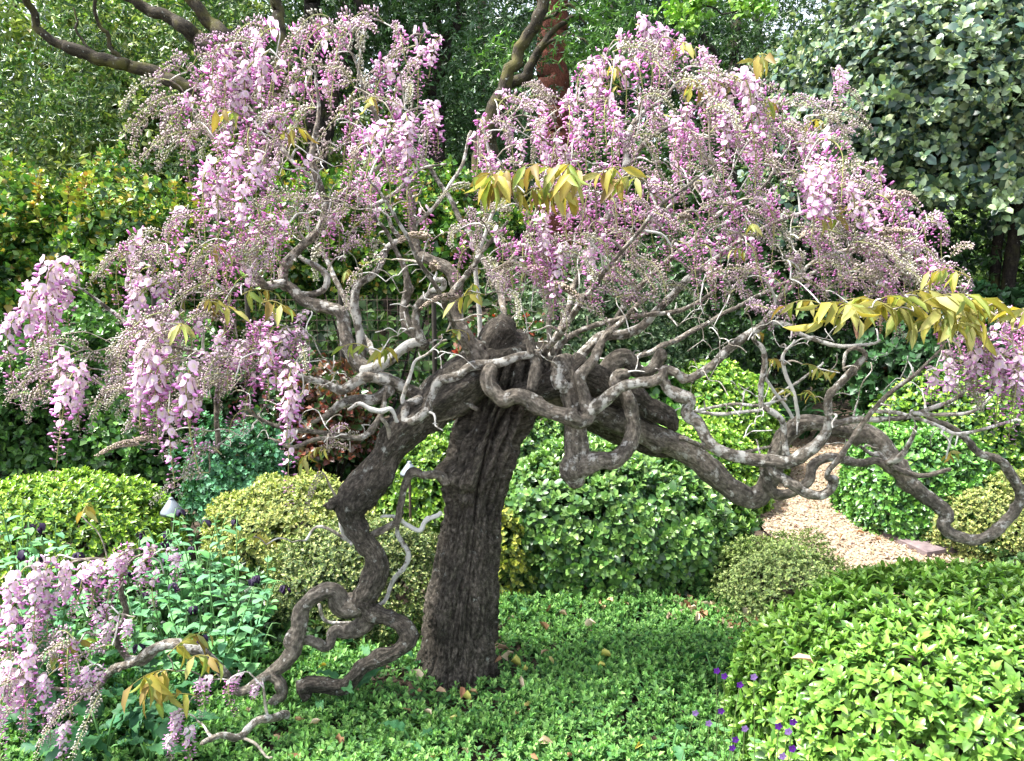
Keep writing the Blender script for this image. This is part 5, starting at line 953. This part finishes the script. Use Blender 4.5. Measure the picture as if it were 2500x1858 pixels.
tag(link('ground_cover', leaves_mesh('ground_cover', T2, L, M_LEAFS)), 'mat of small bright green ground cover leaves round the trunk', 'ground cover', kind='stuff')
# wild low greenery under the far shrubs
p = np.vstack([on_ground(9000, -3.4, 3.6, 3.3, 7.0), on_ground(5000, 3.4, 7.5, 2.0, 7.0), on_ground(3000, -6.5, -3.2, 2.0, 7.0), on_ground(1500, -2.0, -.62, 2.75, 3.4)])
inpath = np.array([np.min(np.hypot(pcs[:, 0] - x, pcs[:, 1] - y)) < .42 for x, y in p]); p = p[~inpath & (RNG.uniform(0, 1, len(p)) < .6)]
pts = np.column_stack([p, RNG.uniform(.01, .10, len(p))]); nr = unit(RNG.normal(0, .5, pts.shape) + np.array([0, 0, 1]))
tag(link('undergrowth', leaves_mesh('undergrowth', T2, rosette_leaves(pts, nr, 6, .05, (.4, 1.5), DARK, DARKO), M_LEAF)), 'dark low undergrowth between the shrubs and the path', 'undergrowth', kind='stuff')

p = on_ground(12500, -12, 15, 6.8, 19); pts = np.column_stack([p, ground_z(p[:, 0], p[:, 1]) + RNG.uniform(.02, .5, len(p))]); nr = unit(RNG.normal(0, .6, pts.shape) + np.array([0, -.3, 1]))
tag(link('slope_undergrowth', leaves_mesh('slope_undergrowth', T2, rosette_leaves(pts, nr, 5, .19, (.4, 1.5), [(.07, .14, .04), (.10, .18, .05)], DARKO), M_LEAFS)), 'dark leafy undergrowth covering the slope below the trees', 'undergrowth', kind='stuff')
# fallen leaves
DRYC = [(.42, .29, .18), (.30, .17, .09), (.58, .46, .31), (.26, .13, .07), (.50, .33, .18), (.60, .50, .36)]; YELC = [(.55, .45, .08), (.48, .46, .12), (.58, .50, .20)]
def curled(seed, c):
    V, Fc = leaf_tpl(.5, .22 + .1 * (seed % 3), .35 - .25 * (seed % 4), .55, 8); rg = np.random.default_rng(seed); V = V + rg.normal(0, .03, V.shape); V[:, 1] -= .5
    return mesh_from('fallen_leaf', V, Fc, np.clip(np.array(c)[None] * rg.uniform(.75, 1.2, (8, 1)), 0, .9), [M_DRY])
DM = [curled(i, c) for i, c in enumerate(DRYC * 2)]; YM = [curled(40 + i, c) for i, c in enumerate(YELC)]
def drop(px, py, me, size, label, group, z=.048):
    g = G(px, py, z); o = link('fallen_leaf', me, None, Vector((g[0], g[1], g[2]))); o.rotation_euler = (random.gauss(0, .5), random.gauss(0, .5), random.uniform(0, 6.28)); o.scale = (size * random.uniform(.6, 1.2), size, size * random.uniform(.7, 1.6))
    tag(o, label, 'leaf', group); return o
spots = [(1333, 1590), (1325, 1530), (1245, 1515), (1340, 1490), (1490, 1465), (1140, 1645), (1075, 1690), (1015, 1690), (1240, 1600), (1130, 1690), (1160, 1690), (1270, 1670), (1290, 1730), (1472, 1739), (1330, 1815), (1360, 1773), (1255, 1745), (1040, 1740), (995, 1735), (930, 1670), (960, 1670), (915, 1525), (930, 1515), (1620, 1665), (1230, 1580), (1215, 1610), (1370, 1500), (1420, 1490), (1465, 1480), (1010, 1650), (1220, 1560), (1300, 1850), (1140, 1840), (1060, 1850), (730, 1760), (765, 1770), (675, 1800), (820, 1810), (600, 1740), (720, 1850), (1780, 1560), (1440, 1530), (1525, 1475), (1380, 1850)]
for i, (x, y) in enumerate(spots): drop(x + random.uniform(-6, 6), y, DM[i % len(DM)], random.uniform(.028, .052), 'dry tan fallen leaf lying on the green ground cover', 'dry leaves on the ground cover')
for k in range(110):
    x = random.gauss(0, 1) * 90 + random.choice([1480, 1620, 1700, 1730, 1760, 1790, 1680]); y = 1478 + random.gauss(0, 16) + max(0, (x - 1650) * .28)
    drop(x, y, DM[k % len(DM)], random.uniform(.03, .055), 'brown dead leaf in the litter along the dark glossy shrub', 'litter at the foot of the shrubs', .02)
for x, y in [(1260, 1620), (1280, 1635), (1345, 1615), (1480, 1600), (1470, 1625), (1290, 1725), (1140, 1705), (1395, 1712), (1560, 1820), (790, 1625), (1110, 1755)]: drop(x, y, random.choice(YM), random.uniform(.03, .045), 'yellowing fallen leaf on the green ground cover', 'yellow leaves on the ground cover')
for x, y in [(2055, 1310), (2145, 1318), (2100, 1300)]: drop(x, y, DM[1], .04, 'reddish dry leaf lying on the pale gravel path', 'leaves on the gravel path', .05)
o = link('fallen_leaf', DM[0], None, Vector(P(1963, 1608, 1.72))); o.rotation_euler = (.5, .1, 1.3); o.scale = (.05,) * 3; tag(o, 'orange dead leaf caught on top of the large bright green shrub', 'leaf')
for k in range(60):
    x, y = random.uniform(2230, 2440), random.uniform(1300, 1350); drop(x, y, DM[k % len(DM)], random.uniform(.025, .04), 'dark dead leaf on the soil beside the stone slab', 'dead leaves by the slab', .02)

# stone slab at the path edge
g = G(2215, 1330); V = [(-.13, -.20, 0), (.12, -.20, 0), (.15, .2, 0), (-.11, .2, 0)]; V = [(x, y, z) for z in (-.02, .05) for x, y, _ in V] + [(x * .95, y * .96, .056) for x, y, _ in V]
Fq = [(0, 1, 5, 4), (1, 2, 6, 5), (2, 3, 7, 6), (3, 0, 4, 7), (4, 5, 9, 8), (5, 6, 10, 9), (6, 7, 11, 10), (7, 4, 8, 11), (8, 9, 10, 11)]
o = link('edging_slab', mesh_from('edging_slab', V, Fq, None, [M_SLAB], smooth=False), None, Vector((g[0] + .03, g[1], 0))); o.rotation_euler = (0, 0, .35); tag(o, 'flat purple-grey stone slab edging the gravel path', 'slab')

# path lights
def path_light(label, px, py, d, h_cap, r):
    p = P(px, py, d); base = np.array([p[0], p[1], 0]); e = thing('path_light', label, 'lamp', base)
    seg = 28; prof = [(.0, h_cap * 1.0), (r * .18, h_cap * .99), (r * .30, h_cap * .90), (r * .95, 0.012), (r, 0.0), (r * .93, .004), (0.0, h_cap * .6)]
    V = []; Fq = []
    for rr, zz in prof:
        for k in range(seg): a = k * 2 * PI / seg; V.append((math.cos(a) * max(rr, .0008), math.sin(a) * max(rr, .0008), p[2] + zz))
    for i in range(len(prof) - 1):
        for k in range(seg): Fq.append((i * seg + k, i * seg + (k + 1) % seg, (i + 1) * seg + (k + 1) % seg, (i + 1) * seg + k))
    link('lamp_shade', mesh_from('lamp_shade', V, Fq, None, [M_METAL]), e)
    for nm, z0, z1, rr in (('stem', -.05, p[2] + h_cap * .6, .006), ('finial', p[2] + h_cap * .97, p[2] + h_cap * 1.12, .010)):
        V = []; Fq = []
        pr = [(rr * .6, z0), (rr, z0 + .004), (rr, z1 - .004), (rr * .5, z1), (.0005, z1)]
        for q, zz in pr:
            for k in range(12): a = k * PI / 6; V.append((math.cos(a) * q, math.sin(a) * q, zz))
        for i in range(4):
            for k in range(12): Fq.append((i * 12 + k, i * 12 + (k + 1) % 12, (i + 1) * 12 + (k + 1) % 12, (i + 1) * 12 + k))
        link(nm, mesh_from(nm, V, Fq, None, [M_WIRE if nm == 'stem' else M_METAL]), e)
path_light('small metal path light with conical shade seen left of the trunk', 1000, 1160, 3.35, .056, .042)
path_light('small metal path light with conical shade under the long left racemes', 420, 1254, 3.15, .062, .046)

# wire fence
fy = 5.35; xl, xr = P(380, 800, fy)[0], P(1060, 800, fy)[0]; base = np.array([(xl + xr) / 2, fy, 0]); fe = thing('wire_fence', 'rusty square-mesh wire fence in front of the glossy hedge', 'fence', base)
for k in range(4):
    x = xl + (xr - xl) * k / 3 - base[0]; tube_obj('post', [(x, 0, -.1, .017), (x, .0, .6, .017), (x, 0, 1.22, .016)], M_POST, fe, seg=10, gnarl=.04, bark=.03, step=.06)
nv = int((xr - xl) / .068)
vert = mesh_from('wire', *(lambda t: (t[0], quads_to_tris(t[1])))(tube([(0, 0, 0, .0018), (0, 0, .6, .0018), (0, 0, 1.18, .0018)], seg=5, step=.3, gnarl=0, bark=0)), None, [M_WIRE])
hor = mesh_from('wire', *(lambda t: (t[0], quads_to_tris(t[1])))(tube([(xl - base[0], 0, 0, .0018), (0, 0, 0, .0018), (xr - base[0], 0, 0, .0018)], seg=5, step=.5, gnarl=0, bark=0)), None, [M_WIRE])
for k in range(nv + 1): link('wire', vert, fe, Vector((xl - base[0] + k * .068, .0, 0)))
for k in range(17): link('wire', hor, fe, Vector((0, .004, .06 + k * .068)))

# honeywort plants on the left: blue-green round leaves, dark purple hanging flowers
HWL = [mesh_from('leaf', *leaf_tpl(.62 + .08 * (i % 2), .10, .2, .55, 8), np.broadcast_to(c, (8, 3)), [M_LEAFS]) for i, c in enumerate([(.10, .27, .13), (.13, .31, .15), (.08, .22, .09), (.15, .34, .13), (.10, .29, .08)])]
HWF = mesh_from('flower', *(lambda t: (t[0], t[1]))(ellips(1, .62, .1)), np.broadcast_to((.022, .008, .036), (10, 3)), [M_BUD])
HWB = mesh_from('bract', *leaf_tpl(.7, .15, .3, .55, 8), np.broadcast_to((.03, .018, .05), (8, 3)), [M_LEAFS])
from mathutils import Matrix
def basis(y, zhint):
    y = unit(np.asarray(y, float)); x = unit(np.cross(y, zhint)); z = np.cross(x, y); return Matrix((x, y, z)).transposed().to_euler()
def honeywort(label, px, py_top, d, nst, group='honeywort plants', spread=.14):
    top = P(px, py_top, d); base = np.array([top[0], top[1], 0]); e = thing('honeywort', label, 'plant', base, group)
    for s in range(nst):
        a = random.uniform(0, 6.28); h = top[2] * random.uniform(.7, 1.05); r = spread * random.uniform(.2, 1); tipx = np.array([math.cos(a) * r, math.sin(a) * r, h])
        pts = [np.array([math.cos(a) * .02, math.sin(a) * .02, -.01])]; 
        for k in range(1, 7): t = k / 6; pts.append(np.array([tipx[0] * t ** 1.3, tipx[1] * t ** 1.3, h * t]))
        dirv = unit(np.array([math.cos(a), math.sin(a), -.4])); pts.append(pts[-1] + dirv * .035)
        V, q, *_ = tube([(*p_, .0035 - .0003 * i) for i, p_ in enumerate(pts)], seg=6, step=.03, gnarl=0, bark=0)
        link('stem', mesh_from('stem', V, quads_to_tris(q), np.broadcast_to((.14, .28, .10), V.shape), [M_LEAFS]), e)
        nl = int(h / .036)
        for k in range(nl):
            t = .15 + .85 * k / nl; i = t * 6; j = int(i); p_ = pts[j] * (1 - i + j) + pts[j + 1] * (i - j); b = a + k * 2.399
            o = link('leaf', random.choice(HWL), e, Vector(p_)); o.rotation_euler = basis((math.cos(b), math.sin(b), random.uniform(-.2, .6)), (0, 0, 1)); sz = random.uniform(.045, .068) * (1.1 - .35 * t); o.scale = (sz,) * 3
        if random.random() < .38:
            for k in range(4):
                b = random.uniform(0, 6.28); o = link('bract', HWB, e, Vector(pts[-1])); o.rotation_euler = basis((math.cos(b) * .6, math.sin(b) * .6, -.5), (0, 0, 1)); o.scale = (.028,) * 3
            for k in range(2):
                o = link('flower', HWF, e, Vector(pts[-1] + np.array([random.gauss(0, .008), random.gauss(0, .008), -.01]))); o.rotation_euler = basis((random.gauss(0, .3), random.gauss(0, .3), -1), (1, 0, 0)); o.scale = (.024,) * 3
HWLAB = 'honeywort plant with blue-green leaves and dark purple drooping flowers'
for px, py, d, ns in [(560, 1280, 2.75, 5), (500, 1330, 2.6, 5), (440, 1290, 2.8, 5), (600, 1400, 2.65, 5), (530, 1440, 2.5, 5), (640, 1330, 2.85, 4), (400, 1400, 2.55, 5), (460, 1480, 2.45, 5), (330, 1330, 2.7, 4), (600, 1520, 2.5, 4), (340, 1470, 2.45, 4), (240, 1420, 2.55, 4), (150, 1420, 2.6, 4), (415, 1262, 2.95, 5), (380, 1275, 2.9, 4), (470, 1270, 2.95, 4)]: honeywort(HWLAB, px, py, d, ns)
for px, py, d, ns in [(60, 1190, 2.35, 4), (20, 1290, 2.25, 4), (110, 1290, 2.4, 4), (10, 1400, 2.2, 4)]: honeywort('tall honeywort with large dark purple flower heads before the lime mound', px, py, d, ns, 'tall honeywort at the left edge', .09)

# broad arum leaves
def leaf_grid(seed):
    rg = np.random.default_rng(seed); V = []; Fc = []
    wd = [.10, .52, .66, .70, .66, .58, .47, .34, .20, .09, .0]
    for i, w in enumerate(wd):
        t = i / 10; wav = .05 * math.sin(i * 2.3 + seed)
        V += [(-w * .5, t - (.08 if i == 1 else 0), .10 * w + wav - .25 * t * t), (0, t, -.25 * t * t), (w * .5, t - (.08 if i == 1 else 0), .10 * w - wav - .25 * t * t)]
    for i in range(10):
        for q in (0, 1): a = i * 3 + q; Fc += [(a, a + 1, a + 4), (a, a + 4, a + 3)]
    return np.array(V), np.array(Fc)
ARL = [mesh_from('leaf', *leaf_grid(i), np.broadcast_to(c, (33, 3)), [M_LEAFS]) for i, c in enumerate([(.03, .11, .04), (.04, .14, .05), (.055, .17, .06), (.035, .13, .06)])]
def arum(label, px, py, d, n, size, group):
    b = P(px, py, d); base = np.array([b[0], b[1], 0]); e = thing('arum', label, 'plant', base, group)
    for k in range(n):
        a = k * 2.399 + random.uniform(0, 1); h = random.uniform(.5, 1.7) * size; tip = np.array([math.cos(a) * size * .45, math.sin(a) * size * .45, h])
        V, q, *_ = tube([(0, 0, -.01, .004), (*tip * .5 + np.array([0, 0, .02]), .0035), (*tip, .003)], seg=6, step=.03, gnarl=0, bark=0); link('stalk', mesh_from('stalk', V, quads_to_tris(q), np.broadcast_to((.10, .24, .07), V.shape), [M_LEAFS]), e)
        o = link('leaf', ARL[k % 4], e, Vector(tip)); o.rotation_euler = basis((math.cos(a), math.sin(a), random.uniform(-.7, .8)), (random.gauss(0, .3), random.gauss(0, .3), 1)); o.scale = (size * random.uniform(.6, 1.0), size * random.uniform(.9, 1.5), size * random.uniform(1., 2.2))
for px, py, d, n, sz in [(250, 1780, 2.1, 9, .085), (330, 1740, 2.2, 9, .08), (120, 1740, 2.15, 8, .085), (200, 1700, 2.3, 9, .085), (400, 1700, 2.3, 8, .07), (60, 1580, 2.35, 8, .09), (310, 1640, 2.4, 8, .075), (360, 1800, 2.05, 6, .065), (180, 1820, 2.05, 8, .08), (440, 1740, 2.15, 6, .06)]: arum('clump of broad dark green arum leaves under the lowest wisteria flowers', px, py, d, n, sz, 'arum clumps on the left')
for px, py, n, sz in [(1050, 1660, 3, .055), (975, 1640, 3, .05), (880, 1600, 3, .06), (850, 1730, 3, .07), (1530, 1580, 3, .04), (1130, 1780, 2, .045), (1010, 1850, 3, .06), (1640, 1850, 3, .05), (1270, 1510, 3, .05), (840, 1690, 3, .05), (780, 1740, 3, .045), (1740, 1670, 2, .06), (1410, 1500, 3, .045)]:
    g = G(px, py); arum('small arum seedling with arrow-shaped leaves in the ground cover', px, py, g[1], n, sz, 'arum seedlings in the ground cover')

# strap-leaved clumps
def strap(label, px, py, n, L, w, c, upright, group=None):
    g = G(px, py); e = thing('strap_leaf_clump', label, 'plant', g, group); proto = []
    for k in range(5):
        V = []; Fc = []; m = 9; bend = random.uniform(.6, 1.6) * (1 - upright)
        x = z = 0; an = PI / 2 - .1
        for i in range(m):
            t = i / (m - 1); ww = w * (math.sin(PI * min(1, .25 + t * .75)) ** .6 if t < 1 else 0.02) * .5
            V += [(-ww, x, z + ww * .3), (0, x, z), (ww, x, z + ww * .3)]; x += math.cos(an) * L / m; z += math.sin(an) * L / m; an -= bend / m * (1 + t * 2)
        for i in range(m - 1):
            for q in (0, 1): a = i * 3 + q; Fc += [(a, a + 1, a + 4), (a, a + 4, a + 3)]
        proto.append(mesh_from('leaf', V, Fc, np.broadcast_to(np.array(c) * random.uniform(.8, 1.3), (len(V), 3)), [M_LEAF]))
    for k in range(n):
        o = link('leaf', proto[k % 5], e, Vector((random.gauss(0, .05), random.gauss(0, .05), 0))); o.rotation_euler = (random.uniform(-.5, .1) * (1 - upright * .7), random.gauss(0, .15), random.uniform(0, 6.28)); s = random.uniform(.7, 1.15); o.scale = (s, s, s)
for px, py in [(1740, 1110), (1810, 1100), (1880, 1090), (1950, 1075), (1690, 1110)]: strap('clump of dark arching strap leaves behind the lime shrub', px, py, 26, .62, .045, (.04, .12, .035), 0, 'strap-leaved clumps')
for px, py in [(1345, 1240), (1440, 1235), (1380, 1230)]: strap('upright grey-green iris fan behind the hanging stub', px, py, 14, .60, .03, (.10, .22, .12), .85, 'iris fans')

# violets at the foot of the large shrub
VP = mesh_from('petal', *leaf_tpl(.9, .1, .1, .6, 8), np.broadcast_to((.16, .03, .36), (8, 3)), [M_PETAL]); VP2 = mesh_from('petal', *leaf_tpl(.9, .1, .1, .6, 8), np.broadcast_to((.42, .25, .60), (8, 3)), [M_PETAL])
VL = mesh_from('leaf', *leaf_tpl(.8, .1, .1, .5, 8), np.broadcast_to((.10, .24, .08), (8, 3)), [M_LEAFS])
for i, (px, py, d) in enumerate([(1730, 1765, 1.93), (1768, 1650, 1.98), (1806, 1671, 1.93), (1818, 1778, 1.85), (1760, 1735, 1.92), (1936, 1762, 1.70), (1924, 1785, 1.70), (1934, 1827, 1.68), (1787, 1825, 1.88), (1910, 1845, 1.69), (1795, 1805, 1.88), (1900, 1772, 1.72), (1697, 1740, 2.0), (1505, 1812, 2.3), (1515, 1818, 2.28), (1840, 1652, 1.9), (1648, 1856, 2.1), (1750, 1637, 2.0)]):
    p = P(px, py, d); base = np.array([p[0] + random.gauss(0, .02), p[1] + .02, 0]); e = thing('violet', ('small deep purple violet flower beside the large green shrub' if i % 3 else 'small pale lilac violet flower beside the large green shrub'), 'flower', base, 'deep purple violets' if i % 3 else 'pale lilac violets')
    t = p - base; V, q, *_ = tube([(0, 0, 0, .0012), (*t * .6 + np.array([0, 0, .01]), .001), (*t, .001)], seg=5, step=.03, gnarl=0, bark=0); link('stem', mesh_from('stem', V, quads_to_tris(q), np.broadcast_to((.16, .22, .08), V.shape), [M_LEAFS]), e)
    for k in range(5):
        a = k * 2 * PI / 5; o = link('petal', VP if i % 3 else VP2, e, Vector(t)); o.rotation_euler = basis((math.cos(a), -.25, math.sin(a)), (0, -1, 0)); o.scale = (.0105,) * 3
    for k in range(3):
        a = random.uniform(0, 6.28); o = link('leaf', VL, e, Vector(t * .5)); o.rotation_euler = basis((math.cos(a), math.sin(a), .2), (0, 0, 1)); o.scale = (.02,) * 3
